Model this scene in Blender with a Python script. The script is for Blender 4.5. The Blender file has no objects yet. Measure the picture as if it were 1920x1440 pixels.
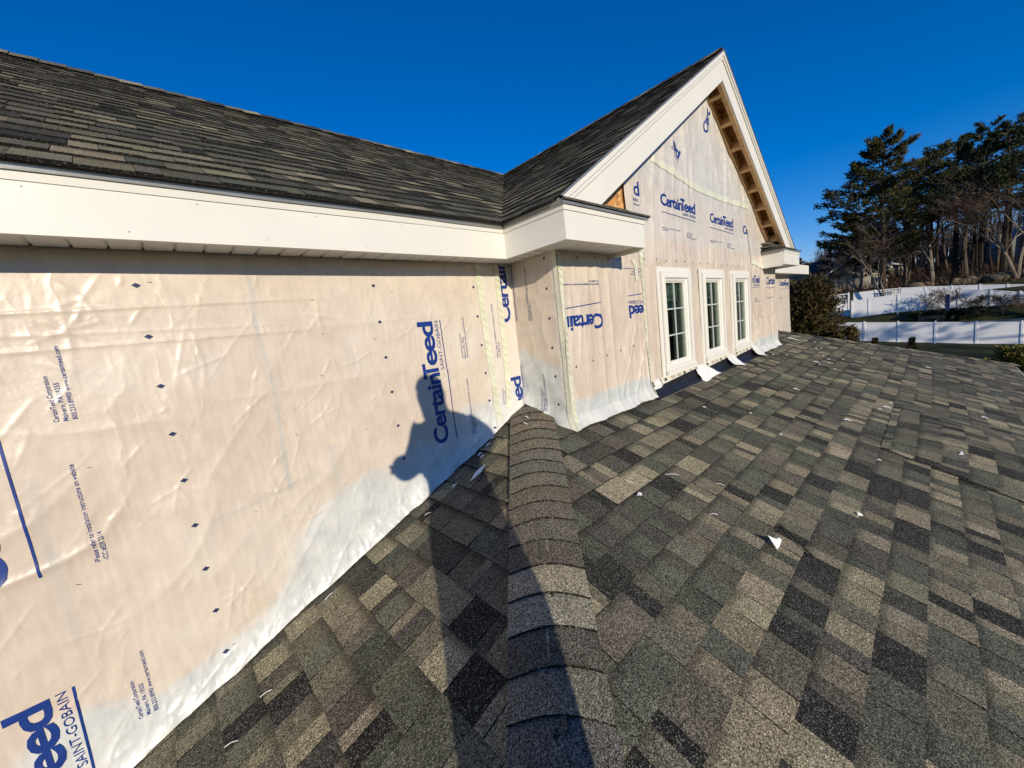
import bpy, bmesh, math, random
import numpy as np
from mathutils import Vector, Matrix
R_ = math.radians
random.seed(7)
RNG = np.random.default_rng(11)
scene = bpy.context.scene
C = scene.collection

# ------------------------------------------------------------------ camera
CX = Vector((0.72721859, -0.67596898, -0.11924371))     # right
CDN = Vector((-0.17852719, -0.01852308, -0.98376061))   # down
CF = Vector((0.6627829, 0.73669725, -0.13414917))       # forward
cam_d = bpy.data.cameras.new('camera')
cam = bpy.data.objects.new('camera', cam_d)
C.objects.link(cam)
cam_d.sensor_fit = 'HORIZONTAL'; cam_d.sensor_width = 36.0; cam_d.lens = 13.5
cam_d.clip_start = 0.02; cam_d.clip_end = 3000
m3 = Matrix((CX, -CDN, -CF)).transposed()
cam.matrix_world = m3.to_4x4()
scene.camera = cam

def project(p):
    v = Vector(p); z = v.dot(CF)
    if z <= 0.02: return None
    return (960 + 720 * v.dot(CX) / z, 720 + 720 * v.dot(CDN) / z)

# ------------------------------------------------------------------ world, sun, exposure
SUN = Vector((0.455, 1.0, -0.335)).normalized()          # direction the light travels
sun_el = math.asin(-SUN.z)
world = bpy.data.worlds.new('World'); scene.world = world; world.use_nodes = True
wn = world.node_tree.nodes; wl = world.node_tree.links
bgn = wn['Background']
sky = wn.new('ShaderNodeTexSky'); sky.sky_type = 'NISHITA'; sky.sun_disc = False
sky.sun_elevation = sun_el
sky.sun_rotation = math.atan2(-SUN.x, -SUN.y) % (2 * math.pi)
sky.altitude = 0; sky.air_density = 1.0; sky.dust_density = 0.0; sky.ozone_density = 5.0
hsv = wn.new('ShaderNodeHueSaturation'); hsv.inputs['Saturation'].default_value = 1.32; hsv.inputs['Value'].default_value = 1.0
tint = wn.new('ShaderNodeMix'); tint.data_type = 'RGBA'; tint.blend_type = 'MULTIPLY'; tint.inputs[0].default_value = 1.0
tint.inputs[7].default_value = (1.0, 0.90, 1.16, 1)
wl.new(sky.outputs[0], hsv.inputs['Color']); wl.new(hsv.outputs[0], tint.inputs[6]); wl.new(tint.outputs[2], bgn.inputs['Color'])
bgn.inputs['Strength'].default_value = 0.118
sd = bpy.data.lights.new('sun', 'SUN'); sd.energy = 4.6; sd.angle = R_(0.53); sd.color = (1.0, 0.885, 0.71)
so = bpy.data.objects.new('sun', sd); C.objects.link(so)
so.rotation_euler = SUN.to_track_quat('-Z', 'Y').to_euler(); so.location = (-20, -40, 30)
vs = scene.view_settings
vs.view_transform = 'Standard'; vs.look = 'None'; vs.exposure = 0.0; vs.gamma = 1.0; vs.use_curve_mapping = False

# ------------------------------------------------------------------ helpers: objects
def tag(o, label=None, cat=None, group=None, kind=None):
    if label: o['label'] = label
    if cat: o['category'] = cat
    if group: o['group'] = group
    if kind: o['kind'] = kind
    return o
def empty(name, loc=(0, 0, 0), label=None, cat=None, group=None):
    o = bpy.data.objects.new(name, None); C.objects.link(o); o.location = loc
    o.empty_display_size = 0.1
    return tag(o, label, cat, group)
class MB:
    """collects polygons; builds one mesh object (world coordinates)"""
    def __init__(s): s.v = []; s.f = []; s.c = []
    def poly(s, pts, col=None):
        n = len(s.v); s.v += [tuple(p) for p in pts]; s.f.append(tuple(range(n, n + len(pts))))
        s.c += ([col] * len(pts)) if (col is None or len(col) in (3, 4) and not isinstance(col[0], (tuple, list))) else list(col)
    def add(s, vs_, fs, col=None):
        n = len(s.v); s.v += [tuple(p) for p in vs_]; s.f += [tuple(i + n for i in f) for f in fs]; s.c += [col] * len(vs_)
    def box(s, x0, x1, y0, y1, z0, z1, col=None):
        s.add([(x0,y0,z0),(x1,y0,z0),(x1,y1,z0),(x0,y1,z0),(x0,y0,z1),(x1,y0,z1),(x1,y1,z1),(x0,y1,z1)],
              [(0,3,2,1),(4,5,6,7),(0,1,5,4),(1,2,6,5),(2,3,7,6),(3,0,4,7)], col)
    def prism(s, base, d, col=None):
        """base: list of points (convex polygon), extruded along vector d"""
        n = len(base); b = [Vector(p) for p in base]; t = [p + Vector(d) for p in b]
        nrm = (b[1] - b[0]).cross(b[2] - b[1])
        fl = nrm.dot(Vector(d)) > 0
        fs = [tuple(reversed(range(n))) if fl else tuple(range(n)), tuple(range(n, 2*n)) if fl else tuple(reversed(range(n, 2*n)))]
        for i in range(n):
            j = (i + 1) % n
            fs.append((i, j, n + j, n + i) if fl else (j, i, n + i, n + j))
        s.add(b + t, fs, col)
    def tube(s, pts, rad, sides=6, col=None, caps=True):
        pts = [Vector(p) for p in pts]
        if not isinstance(rad, (list, tuple)): rad = [rad] * len(pts)
        n0 = len(s.v); vv = []; fs = []
        for i, p in enumerate(pts):
            d = (pts[min(i+1, len(pts)-1)] - pts[max(i-1, 0)])
            if d.length < 1e-9: d = Vector((0, 0, 1))
            d.normalize()
            a = d.cross(Vector((0, 0, 1)) if abs(d.z) < 0.9 else Vector((1, 0, 0))).normalized(); b = d.cross(a)
            for k in range(sides):
                t = 2 * math.pi * k / sides
                vv.append(p + (a * math.cos(t) + b * math.sin(t)) * rad[i])
        for i in range(len(pts) - 1):
            for k in range(sides):
                k2 = (k + 1) % sides
                fs.append((i*sides+k, (i+1)*sides+k, (i+1)*sides+k2, i*sides+k2))
        if caps:
            fs.append(tuple(range(sides))); fs.append(tuple(reversed(range((len(pts)-1)*sides, len(pts)*sides))))
        s.add(vv, fs, col)
    def build(s, name, mat, parent=None, smooth=False, kind=None, origin=None):
        me = bpy.data.meshes.new(name)
        off = Vector(origin) if origin is not None else (Vector(parent.get('_o', (0, 0, 0))) if False else Vector((0, 0, 0)))
        me.from_pydata([tuple(Vector(p) - off) for p in s.v] if origin is not None else s.v, [], s.f)
        if any(c is not None for c in s.c):
            at = me.color_attributes.new('Col', 'FLOAT_COLOR', 'POINT')
            arr = np.ones((len(s.v), 4), dtype=np.float32)
            for i, c in enumerate(s.c):
                if c is not None: arr[i, :len(c)] = c
            at.data.foreach_set('color', arr.ravel())
        if mat: me.materials.append(mat)
        if smooth: me.polygons.foreach_set('use_smooth', [True] * len(me.polygons))
        me.update()
        o = bpy.data.objects.new(name, me); C.objects.link(o)
        if origin is not None: o.location = origin
        if parent is not None: attach(o, parent)
        if kind: o['kind'] = kind
        return o
def wloc(o):
    v = Vector(o.location); p = o.parent
    while p is not None: v += Vector(p.location); p = p.parent
    return v
def attach(o, parent):
    """parent keeps o where it stands (all parents are unrotated and unscaled)"""
    w = Vector(o.location); o.parent = parent; o.location = w - wloc(parent)

# ------------------------------------------------------------------ helpers: noise
def _hash(ix, iy, seed):
    h = (ix.astype(np.int64) * 374761393 + iy.astype(np.int64) * 668265263 + seed * 974634777) & 0xFFFFFFFF
    h = ((h ^ (h >> 13)) * 1274126177) & 0xFFFFFFFF
    h = h ^ (h >> 16)
    return (h & 0xFFFF) / 65535.0
def vn(x, y, seed=0):
    x = np.asarray(x, float); y = np.asarray(y, float)
    ix = np.floor(x); iy = np.floor(y); fx = x - ix; fy = y - iy
    fx = fx*fx*fx*(fx*(fx*6-15)+10); fy = fy*fy*fy*(fy*(fy*6-15)+10)
    a = _hash(ix, iy, seed); b = _hash(ix+1, iy, seed); c = _hash(ix, iy+1, seed); d = _hash(ix+1, iy+1, seed)
    return (a*(1-fx)+b*fx)*(1-fy) + (c*(1-fx)+d*fx)*fy
def fbm(x, y, seed=0, o=3):
    s = 0; a = 0.5; t = 0
    for k in range(o):
        s = s + a * vn(x * 2**k, y * 2**k, seed + k); t += a; a *= 0.5
    return s / t
def ridge(x, y, seed=0, p=3.0):
    return (1 - np.abs(2 * vn(x, y, seed) - 1)) ** p

# ------------------------------------------------------------------ helpers: materials
def new_mat(name):
    m = bpy.data.materials.new(name); m.use_nodes = True
    nt = m.node_tree; b = nt.nodes['Principled BSDF']
    return m, nt, b
def nd(nt, typ, **kw):
    n = nt.nodes.new(typ)
    for k, v in kw.items():
        if k.startswith('i_'): n.inputs[k[2:].replace('_', ' ')].default_value = v
        else: setattr(n, k, v)
    return n
def lk(nt, a, b): nt.links.new(a, b)
def posn(nt, scale=(1, 1, 1), rot=(0, 0, 0)):
    g = nd(nt, 'ShaderNodeNewGeometry'); mp = nd(nt, 'ShaderNodeMapping')
    mp.inputs['Scale'].default_value = scale; mp.inputs['Rotation'].default_value = rot
    lk(nt, g.outputs['Position'], mp.inputs['Vector']); return mp.outputs[0]
def noise(nt, vec, scale, detail=4, rough=0.55, dist=0.0):
    n = nd(nt, 'ShaderNodeTexNoise'); n.inputs['Scale'].default_value = scale; n.inputs['Detail'].default_value = detail
    n.inputs['Roughness'].default_value = rough; n.inputs['Distortion'].default_value = dist
    if vec is not None: lk(nt, vec, n.inputs['Vector'])
    return n.outputs['Fac']
def ramp(nt, fac, stops):
    r = nd(nt, 'ShaderNodeValToRGB'); e = r.color_ramp.elements
    while len(e) < len(stops): e.new(0.5)
    for i, (p, c) in enumerate(stops):
        e[i].position = p; e[i].color = (c, c, c, 1) if isinstance(c, (int, float)) else (*c, 1)
    lk(nt, fac, r.inputs['Fac']); return r.outputs['Color']
def mix(nt, fac, a, b, mode='MIX'):
    n = nd(nt, 'ShaderNodeMix', data_type='RGBA', blend_type=mode)
    for s, v in ((0, fac), (6, a), (7, b)):
        if isinstance(v, (int, float)): n.inputs[s].default_value = v
        elif isinstance(v, tuple): n.inputs[s].default_value = (*v, 1) if len(v) == 3 else v
        else: lk(nt, v, n.inputs[s])
    return n.outputs[2]
def mth(nt, op, a, b=None, clamp=False):
    n = nd(nt, 'ShaderNodeMath', operation=op); n.use_clamp = clamp
    for s, v in ((0, a), (1, b)):
        if v is None: continue
        if isinstance(v, (int, float)): n.inputs[s].default_value = v
        else: lk(nt, v, n.inputs[s])
    return n.outputs[0]
def bump(nt, b, h, strength=0.3, dist=0.01):
    n = nd(nt, 'ShaderNodeBump'); n.inputs['Strength'].default_value = strength; n.inputs['Distance'].default_value = dist
    lk(nt, h, n.inputs['Height']); lk(nt, n.outputs[0], b.inputs['Normal'])
def attr(nt, name):
    return nd(nt, 'ShaderNodeAttribute', attribute_name=name)
MAT = {}
def simple(name, col, rough=0.6, spec=0.5, var=0.12, nscale=6, bstr=0.0, bscale=80, metal=0.0, stretch=(1, 1, 1)):
    m, nt, b = new_mat(name)
    p = posn(nt, stretch)
    f = noise(nt, p, nscale, 5)
    lo = tuple(c * (1 - var) for c in col); hi = tuple(min(1, c * (1 + var)) for c in col)
    lk(nt, ramp(nt, f, [(0.3, lo), (0.7, hi)]), b.inputs['Base Color'])
    b.inputs['Roughness'].default_value = rough; b.inputs['Specular IOR Level'].default_value = spec; b.inputs['Metallic'].default_value = metal
    if bstr: bump(nt, b, noise(nt, p, bscale, 4), bstr, 0.01)
    MAT[name] = m; return m

# asphalt shingle granules
def shingle_mat(name, gran=380.0, amp=1.0):
    m, nt, b = new_mat(name)
    a = attr(nt, 'Col'); p = posn(nt)
    g1 = noise(nt, p, gran, 2, 0.7); g2 = noise(nt, p, gran * 0.36, 3, 0.7)
    big = noise(nt, p, 9, 4)
    k1 = ramp(nt, g1, [(0.36, 0.12), (0.5, 0.8), (0.64, 2.5)])
    k2 = ramp(nt, g2, [(0.36, 0.45), (0.64, 1.65)])
    c = mix(nt, amp, a.outputs['Color'], k1, 'MULTIPLY'); c = mix(nt, 0.8 * amp, c, k2, 'MULTIPLY')
    c = mix(nt, 1.0, c, ramp(nt, big, [(0.25, 0.82), (0.75, 1.15)]), 'MULTIPLY')
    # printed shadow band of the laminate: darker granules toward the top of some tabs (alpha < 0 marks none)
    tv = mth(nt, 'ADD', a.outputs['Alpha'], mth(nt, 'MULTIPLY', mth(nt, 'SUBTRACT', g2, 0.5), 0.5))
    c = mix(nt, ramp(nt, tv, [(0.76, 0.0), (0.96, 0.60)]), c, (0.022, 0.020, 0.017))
    # pale mineral flecks, with granule sparkle highlights put into the colour
    v = nd(nt, 'ShaderNodeTexVoronoi'); v.inputs['Scale'].default_value = gran * 1.3; lk(nt, p, v.inputs['Vector'])
    fl = nd(nt, 'ShaderNodeSeparateColor'); lk(nt, v.outputs['Color'], fl.inputs[0])
    c = mix(nt, ramp(nt, fl.outputs[0], [(0.90, 0.0), (0.93, 0.6 * amp)]), c, (0.34, 0.32, 0.27))
    lk(nt, c, b.inputs['Base Color'])
    b.inputs['Roughness'].default_value = 0.92; b.inputs['Specular IOR Level'].default_value = 0.10
    bump(nt, b, g1, 0.55, 0.003)
    MAT[name] = m; return m
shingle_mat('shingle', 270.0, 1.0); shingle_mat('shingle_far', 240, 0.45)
simple('asphalt_underlay', (0.03, 0.028, 0.025), 0.9)

# house wrap: thin plasticky sheet; Col.r = sheathing showing through, Col.g = pencil/seam mark, Col.b = overlap whitening
def wrap_mat():
    m, nt, b = new_mat('house_wrap')
    a = attr(nt, 'Col'); sp = nd(nt, 'ShaderNodeSeparateColor'); lk(nt, a.outputs['Color'], sp.inputs[0])
    p = posn(nt)
    blot = noise(nt, p, 2.3, 3); blot2 = noise(nt, p, 14, 4)
    osb = ramp(nt, blot, [(0.3, (0.58, 0.487, 0.388)), (0.55, (0.63, 0.54, 0.435)), (0.75, (0.66, 0.59, 0.475))])
    osb = mix(nt, 0.25, osb, ramp(nt, blot2, [(0.3, 0.75), (0.7, 1.2)]), 'MULTIPLY')
    wht = ramp(nt, blot2, [(0.3, (0.50, 0.52, 0.50)), (0.7, (0.64, 0.64, 0.60))])
    c = mix(nt, sp.outputs[0], wht, osb)
    c = mix(nt, mth(nt, 'MULTIPLY', sp.outputs[1], 0.55), c, (0.36, 0.42, 0.42))
    c = mix(nt, mth(nt, 'MULTIPLY', sp.outputs[2], 0.8), c, (0.68, 0.665, 0.60))
    # woven / embossed fine lines
    w = nd(nt, 'ShaderNodeTexNoise'); w.inputs['Scale'].default_value = 60; w.inputs['Detail'].default_value = 3; lk(nt, posn(nt, (1, 1, 0.08)), w.inputs['Vector'])
    c = mix(nt, 0.12, c, ramp(nt, w.outputs['Fac'], [(0.4, 0.7), (0.6, 1.2)]), 'MULTIPLY')
    lk(nt, c, b.inputs['Base Color'])
    b.inputs['Roughness'].default_value = 0.35; b.inputs['Specular IOR Level'].default_value = 0.6
    cr = noise(nt, p, 6, 4, 0.55, 0.4)
    rid = mth(nt, 'ABSOLUTE', mth(nt, 'SUBTRACT', noise(nt, posn(nt, (1.0, 1.0, 0.55), (0, 0.6, 0)), 5, 3, 0.5, 0.35), 0.5))
    h = mth(nt, 'ADD', mth(nt, 'MULTIPLY', cr, 0.5), mth(nt, 'MULTIPLY', mth(nt, 'POWER', mth(nt, 'SUBTRACT', 1.0, mth(nt, 'MULTIPLY', rid, 3.0)), 4.0), 0.35))
    h = mth(nt, 'ADD', h, mth(nt, 'MULTIPLY', noise(nt, p, 45, 3), 0.12))
    bump(nt, b, h, 0.42, 0.014)
    MAT['wrap'] = m; return m
wrap_mat()
simple('wrap_loose', (0.74, 0.73, 0.68), 0.4, 0.5, 0.08, 8, 0.4, 30)
simple('ink', (0.006, 0.034, 0.20), 0.45, 0.4, 0.15, 20)
simple('ink_dark', (0.02, 0.03, 0.10), 0.5, 0.3, 0.15, 20)
simple('ink_black', (0.02, 0.02, 0.025), 0.5, 0.3, 0.1, 20)
simple('seam_tape', (0.66, 0.655, 0.51), 0.3, 0.5, 0.08, 12, 0.5, 40)
simple('tape_ink', (0.52, 0.56, 0.32), 0.4, 0.4)
simple('white_trim', (0.72, 0.70, 0.62), 0.42, 0.45, 0.03, 3, 0.06, 7)
simple('soffit_vinyl', (0.74, 0.73, 0.70), 0.45, 0.4, 0.05, 3, 0.1, 9)
simple('vinyl_window', (0.76, 0.74, 0.66), 0.3, 0.5, 0.02, 4)
simple('muntin', (0.50, 0.53, 0.49), 0.35, 0.5, 0.03, 4)
simple('drip_metal', (0.42, 0.40, 0.36), 0.28, 0.5, 0.1, 5, 0.15, 12, 0.6)
simple('black_membrane', (0.014, 0.014, 0.016), 0.42, 0.5, 0.3, 9, 0.6, 14)
simple('flashing_tape', (0.72, 0.66, 0.52), 0.35, 0.5, 0.06, 12, 0.4, 30)
simple('lumber', (0.64, 0.40, 0.19), 0.7, 0.3, 0.18, 7, 0.2, 60, 0, (1, 1, 6))
simple('lumber_dark', (0.26, 0.15, 0.08), 0.75, 0.3, 0.25, 7, 0.2, 60)
def osb_mat():
    m, nt, b = new_mat('osb'); p = posn(nt, (1, 1, 1))
    v = nd(nt, 'ShaderNodeTexVoronoi'); v.inputs['Scale'].default_value = 26; v.inputs['Randomness'].default_value = 1
    dn = nd(nt, 'ShaderNodeTexNoise'); dn.inputs['Scale'].default_value = 9; lk(nt, p, dn.inputs['Vector'])
    mx = nd(nt, 'ShaderNodeVectorMath', operation='ADD'); sc = nd(nt, 'ShaderNodeVectorMath', operation='SCALE'); sc.inputs['Scale'].default_value = 0.15
    lk(nt, dn.outputs['Color'], sc.inputs[0]); lk(nt, p, mx.inputs[0]); lk(nt, sc.outputs[0], mx.inputs[1]); lk(nt, mx.outputs[0], v.inputs['Vector'])
    s = nd(nt, 'ShaderNodeSeparateColor'); lk(nt, v.outputs['Color'], s.inputs[0])
    c = ramp(nt, s.outputs[0], [(0.1, (0.34, 0.16, 0.05)), (0.5, (0.56, 0.28, 0.09)), (0.9, (0.72, 0.44, 0.18))])
    lk(nt, c, b.inputs['Base Color']); b.inputs['Roughness'].default_value = 0.75
    bump(nt, b, s.outputs[1], 0.2, 0.004); MAT['osb'] = m
osb_mat()
def glass_mat():
    m, nt, b = new_mat('window_glass')
    nt.nodes.remove(b); out = nt.nodes['Material Output']
    t = nd(nt, 'ShaderNodeBsdfTransparent'); t.inputs[0].default_value = (0.66, 0.74, 0.70, 1)
    g = nd(nt, 'ShaderNodeBsdfGlossy'); g.inputs['Roughness'].default_value = 0.02
    fr = nd(nt, 'ShaderNodeFresnel'); fr.inputs[0].default_value = 1.55
    bp = nd(nt, 'ShaderNodeBump'); bp.inputs['Strength'].default_value = 0.03; lk(nt, noise(nt, posn(nt), 2.5, 2), bp.inputs['Height']); lk(nt, bp.outputs[0], g.inputs['Normal'])
    ms = nd(nt, 'ShaderNodeMixShader'); lk(nt, mth(nt, 'MULTIPLY', fr.outputs[0], 0.75, True), ms.inputs[0]); lk(nt, t.outputs[0], ms.inputs[1]); lk(nt, g.outputs[0], ms.inputs[2])
    lk(nt, ms.outputs[0], out.inputs['Surface']); MAT['glass'] = m
glass_mat()
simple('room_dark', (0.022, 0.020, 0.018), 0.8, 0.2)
simple('sticker', (0.62, 0.68, 0.62), 0.5, 0.3, 0.05)
simple('sticker_blue', (0.05, 0.14, 0.30), 0.5, 0.3, 0.2, 30)
simple('blind', (0.40, 0.40, 0.36), 0.6, 0.3, 0.1)
simple('paper_scrap', (0.82, 0.82, 0.80), 0.5, 0.4, 0.05)
simple('bark_pine', (0.042, 0.030, 0.022), 0.9, 0.2, 0.35, 3, 0.5, 9)
simple('bark_grey', (0.11, 0.085, 0.062), 0.9, 0.2, 0.3, 2, 0.4, 9)
simple('bark_pale', (0.22, 0.18, 0.13), 0.9, 0.2, 0.25, 2, 0.4, 9)
simple('vinyl_fence', (0.80, 0.80, 0.78), 0.45, 0.4, 0.02, 2)
simple('stick', (0.012, 0.010, 0.008), 0.6, 0.4)
def foliage_mat(name, lo, hi, sc=1.2):
    m, nt, b = new_mat(name); a = attr(nt, 'Col'); p = posn(nt)
    c = ramp(nt, noise(nt, p, sc, 3), [(0.3, lo), (0.7, hi)])
    c = mix(nt, 1.0, c, a.outputs['Color'], 'MULTIPLY')
    lk(nt, c, b.inputs['Base Color']); b.inputs['Roughness'].default_value = 0.75; b.inputs['Specular IOR Level'].default_value = 0.25
    MAT[name] = m
foliage_mat('needles', (0.018, 0.030, 0.014), (0.055, 0.070, 0.026), 0.45)
foliage_mat('needles_b', (0.030, 0.032, 0.012), (0.085, 0.075, 0.028), 0.45)
foliage_mat('cedar', (0.050, 0.036, 0.014), (0.115, 0.085, 0.030), 3.0)
foliage_mat('twigs', (0.075, 0.052, 0.038), (0.17, 0.12, 0.085), 0.5)
foliage_mat('yellow_leaf', (0.10, 0.10, 0.02), (0.20, 0.17, 0.04), 3.0)
def ground_mat():
    m, nt, b = new_mat('ground'); p = posn(nt)
    g = nd(nt, 'ShaderNodeNewGeometry'); s = nd(nt, 'ShaderNodeSeparateXYZ'); lk(nt, g.outputs['Position'], s.inputs[0])
    n1 = noise(nt, p, 0.35, 5, 0.6, 0.5); n2 = noise(nt, p, 5, 4)
    grass = ramp(nt, n1, [(0.3, (0.020, 0.028, 0.010)), (0.7, (0.055, 0.055, 0.022))])
    leaf = ramp(nt, n1, [(0.35, (0.055, 0.036, 0.020)), (0.55, (0.15, 0.105, 0.055)), (0.75, (0.22, 0.16, 0.085))])
    f = ramp(nt, mth(nt, 'ADD', mth(nt, 'MULTIPLY', s.outputs[2], 0.35), mth(nt, 'MULTIPLY', n1, 0.9)), [(0.0, 0.0), (0.35, 1.0)])
    c = mix(nt, f, grass, leaf); c = mix(nt, 0.5, c, ramp(nt, n2, [(0.3, 0.5), (0.7, 1.5)]), 'MULTIPLY')
    lk(nt, c, b.inputs['Base Color']); b.inputs['Roughness'].default_value = 0.95; b.inputs['Specular IOR Level'].default_value = 0.1
    bump(nt, b, n2, 0.6, 0.1); MAT['ground'] = m
ground_mat()
simple('roof_far', (0.075, 0.060, 0.052), 0.85, 0.2, 0.25, 2)
simple('brick', (0.24, 0.09, 0.055), 0.85, 0.2, 0.2, 9)
simple('siding_tan', (0.36, 0.31, 0.24), 0.7, 0.3, 0.08)
simple('siding_white', (0.74, 0.72, 0.66), 0.6, 0.3, 0.04)
simple('siding_grey', (0.20, 0.22, 0.22), 0.7, 0.3, 0.08)
simple('dark_glass', (0.02, 0.025, 0.03), 0.1, 0.6)
simple('black_iron', (0.01, 0.01, 0.012), 0.5, 0.4)
simple('boulder', (0.13, 0.105, 0.07), 0.9, 0.2, 0.3, 1.3, 0.5, 5)
simple('brick_lower', (0.70, 0.68, 0.62), 0.7, 0.3, 0.05)
simple('jacket', (0.03, 0.04, 0.06), 0.8, 0.2, 0.2, 12, 0.3, 60)
simple('skin', (0.50, 0.30, 0.21), 0.55, 0.4, 0.06)
simple('hair', (0.04, 0.025, 0.015), 0.7, 0.3, 0.2, 60)
simple('phone_black', (0.015, 0.015, 0.018), 0.2, 0.6)

# ------------------------------------------------------------------ measures (metres; the eye stands at the origin)
SL = 0.4; CS = 1 / math.sqrt(1 + SL*SL); SN = SL * CS
ZR = -1.347                     # porch roof facing -Y:  z = ZR + SL*y
ZL = -1.331                     # porch roof facing -X:  z = ZL + SL*x
DW = 2.056                      # long wall
XC = 1.955; XD = 6.955          # projecting gable bay
YG = 1.62                       # bay face
PG = 0.632                      # pitch of the upper roofs
CG = 1 / math.sqrt(1 + PG*PG); SG = PG * CG
EY = 1.79; EZ = 0.662           # main eave (shingle edge)
EXL = 1.69; EXR = 7.22; XM = (EXL + EXR) / 2
YR = EY + (XM - EXL); ZRIDGE = EZ + PG * (XM - EXL)
GY = 1.385                      # front edge of the gable roof
E = 0.143

house = empty('house', (0, 0, -5.4), 'wood-framed house with its upper walls in printed house wrap and dark shingle roofs', 'house')

# ------------------------------------------------------------------ shingle roofs
PAL = [((0.205, 0.180, 0.125), 4), ((0.160, 0.145, 0.104), 5), ((0.108, 0.105, 0.078), 6), ((0.078, 0.082, 0.064), 6), ((0.062, 0.060, 0.050), 4), ((0.100, 0.090, 0.072), 4), ((0.027, 0.027, 0.025), 4), ((0.240, 0.210, 0.145), 2)]
PALW = [(c[0]*1.20, c[1]*1.19, c[2]*1.12) for c, w in PAL for _ in range(w)]
def clip(poly, g):
    out = []
    n = len(poly)
    for i in range(n):
        a, b = poly[i], poly[(i+1) % n]; ga, gb = g(*a), g(*b)
        if ga >= 0: out.append(a)
        if (ga >= 0) != (gb >= 0):
            t = ga / (ga - gb); out.append((a[0] + (b[0]-a[0])*t, a[1] + (b[1]-a[1])*t))
    return out
class Plane:
    def __init__(s, O, U, V): s.O = Vector(O); s.U = Vector(U); s.V = Vector(V); s.N = s.U.cross(s.V)
    def P(s, u, v, n=0.0): return s.O + s.U*u + s.V*v + s.N*n
TABS = []          # (area_px, part, verts, faces, cols, mat)
def tabs(part, pl, u0, u1, vstart, nrows, cons, mat='shingle', e=E, bumpf=None, wmin=0.045, wmax=0.15, seed=1, lift=(0.010, 0.0065), dark=1.0, wave=0.0):
    rnd = random.Random(seed)
    gs = [(lambda u, v, f=f: f(pl.P(u, v))) for f in cons]
    last = None
    for r in range(nrows):
        v0 = vstart + r * e; v1 = v0 + e
        u = u0 - rnd.random() * 0.25; thick = rnd.random() < 0.5
        while u < u1:
            w = rnd.uniform(wmin, wmax) * (1.5 if rnd.random() < 0.12 else 1)
            ua, ub = u, u + w; u = ub; thick = not thick if rnd.random() < 0.85 else thick
            jb = rnd.uniform(-0.0015, 0.0015)
            poly = [(ua + 0.0009, v0 + jb), (ub - 0.0009, v0 + jb), (ub - 0.0009, v1 + 0.004), (ua + 0.0009, v1 + 0.004)]
            if wave: poly = [(a, b + wave*(math.sin(a*2.1 + r*1.3) + 0.6*math.sin(a*5.3 + r*2.7))) for a, b in poly]
            for g in gs:
                poly = clip(poly, g)
                if len(poly) < 3: break
            if len(poly) < 3: continue
            col = rnd.choice(PALW)
            if not thick: col = tuple(c * 0.80 for c in col)
            if last is not None and rnd.random() < 0.12: col = last
            last = col
            k = rnd.uniform(0.88, 1.12) * dark; col = (col[0]*k, col[1]*k*rnd.uniform(0.97, 1.04), col[2]*k)
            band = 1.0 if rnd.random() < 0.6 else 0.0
            lb = lift[0] if thick else lift[1]; lb += rnd.uniform(-0.001, 0.0015)
            top = []; bot = []; cc = []
            for (a, b) in poly:
                t = (b - v0) / e; h = lb * (1 - t) + 0.0005
                q = pl.P(a, b)
                h += bumpf(q) if bumpf else 0.0
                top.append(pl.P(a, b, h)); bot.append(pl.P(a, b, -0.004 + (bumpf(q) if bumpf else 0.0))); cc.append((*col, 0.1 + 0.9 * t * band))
            n = len(poly)
            verts = top + top + bot
            faces = [tuple(range(n))] + [(n+j, n+(j+1) % n, 2*n + (j+1) % n, 2*n + j)[::-1] for j in range(n)]
            pr = [project(p) for p in top]
            area = 0
            if all(p is not None for p in pr) and pl.N.dot(-top[0]) > 0:
                cx = sum(p[0] for p in pr) / n; cy = sum(p[1] for p in pr) / n
                if -60 < cx < 1980 and -60 < cy < 1500:
                    area = abs(sum(pr[i][0]*pr[(i+1) % n][1] - pr[(i+1) % n][0]*pr[i][1] for i in range(n))) / 2
            TABS.append([area, part, verts, faces, cc + [(0.016, 0.015, 0.013, 0.1)]*(2*n), mat])
def underlay(name, pl_pts, parent):
    mb = MB(); mb.poly(pl_pts); return mb.build(name, MAT['asphalt_underlay'], parent)

HB = (8.34, 2.0); HC = (12.0, -1.06)                     # far hip of the porch roof
def far_hip(p): return (HC[0]-HB[0])*(p.y-HB[1]) - (HC[1]-HB[1])*(p.x-HB[0])
def hipL(p): return p.x - (p.y - 0.04)                    # >0 on the -Y side roof
# bump (low saddle) in the porch roof
def sm(a, b, x): t = max(0.0, min(1.0, (x-a)/(b-a))); return t*t*(3-2*t)
def saddle(p):
    if p.y > 0.30: return 0.0
    w = sm(0.30, -0.25, p.y); t = (p.x - 4.0) / (5.62 - 4.0)
    if t < 0 or t > 1: return 0.0
    return 0.014 * sm(0.3, 0.2, p.y) + 0.055 * w * math.sin(math.pi * t) ** 0.8
PR = Plane((0, 0, ZR), (1, 0, 0), (0, CS, SN)); PL = Plane((0, 0, ZL), (0, -1, 0), (CS, 0, SN))
kE = (1.771 - 0.547) / 3.66; cE = 1/math.sqrt(1+kE*kE); PE = Plane((8.34, 0, -0.547), (0, 1, 0), (-cE, 0, kE*cE))
lower_deck = MB()
def zr(x, y): return ZR + SL*y
lower_deck.poly([(-1.04, -1.0, zr(0, -1.0)-0.006), (HC[0], HC[1], zr(0, HC[1])-0.006), (HB[0], HB[1], zr(0, HB[1])-0.006), (8.3, 2.056, zr(0, 2.056)-0.006), (2.016, 2.056, zr(0, 2.056)-0.006)])
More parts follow.
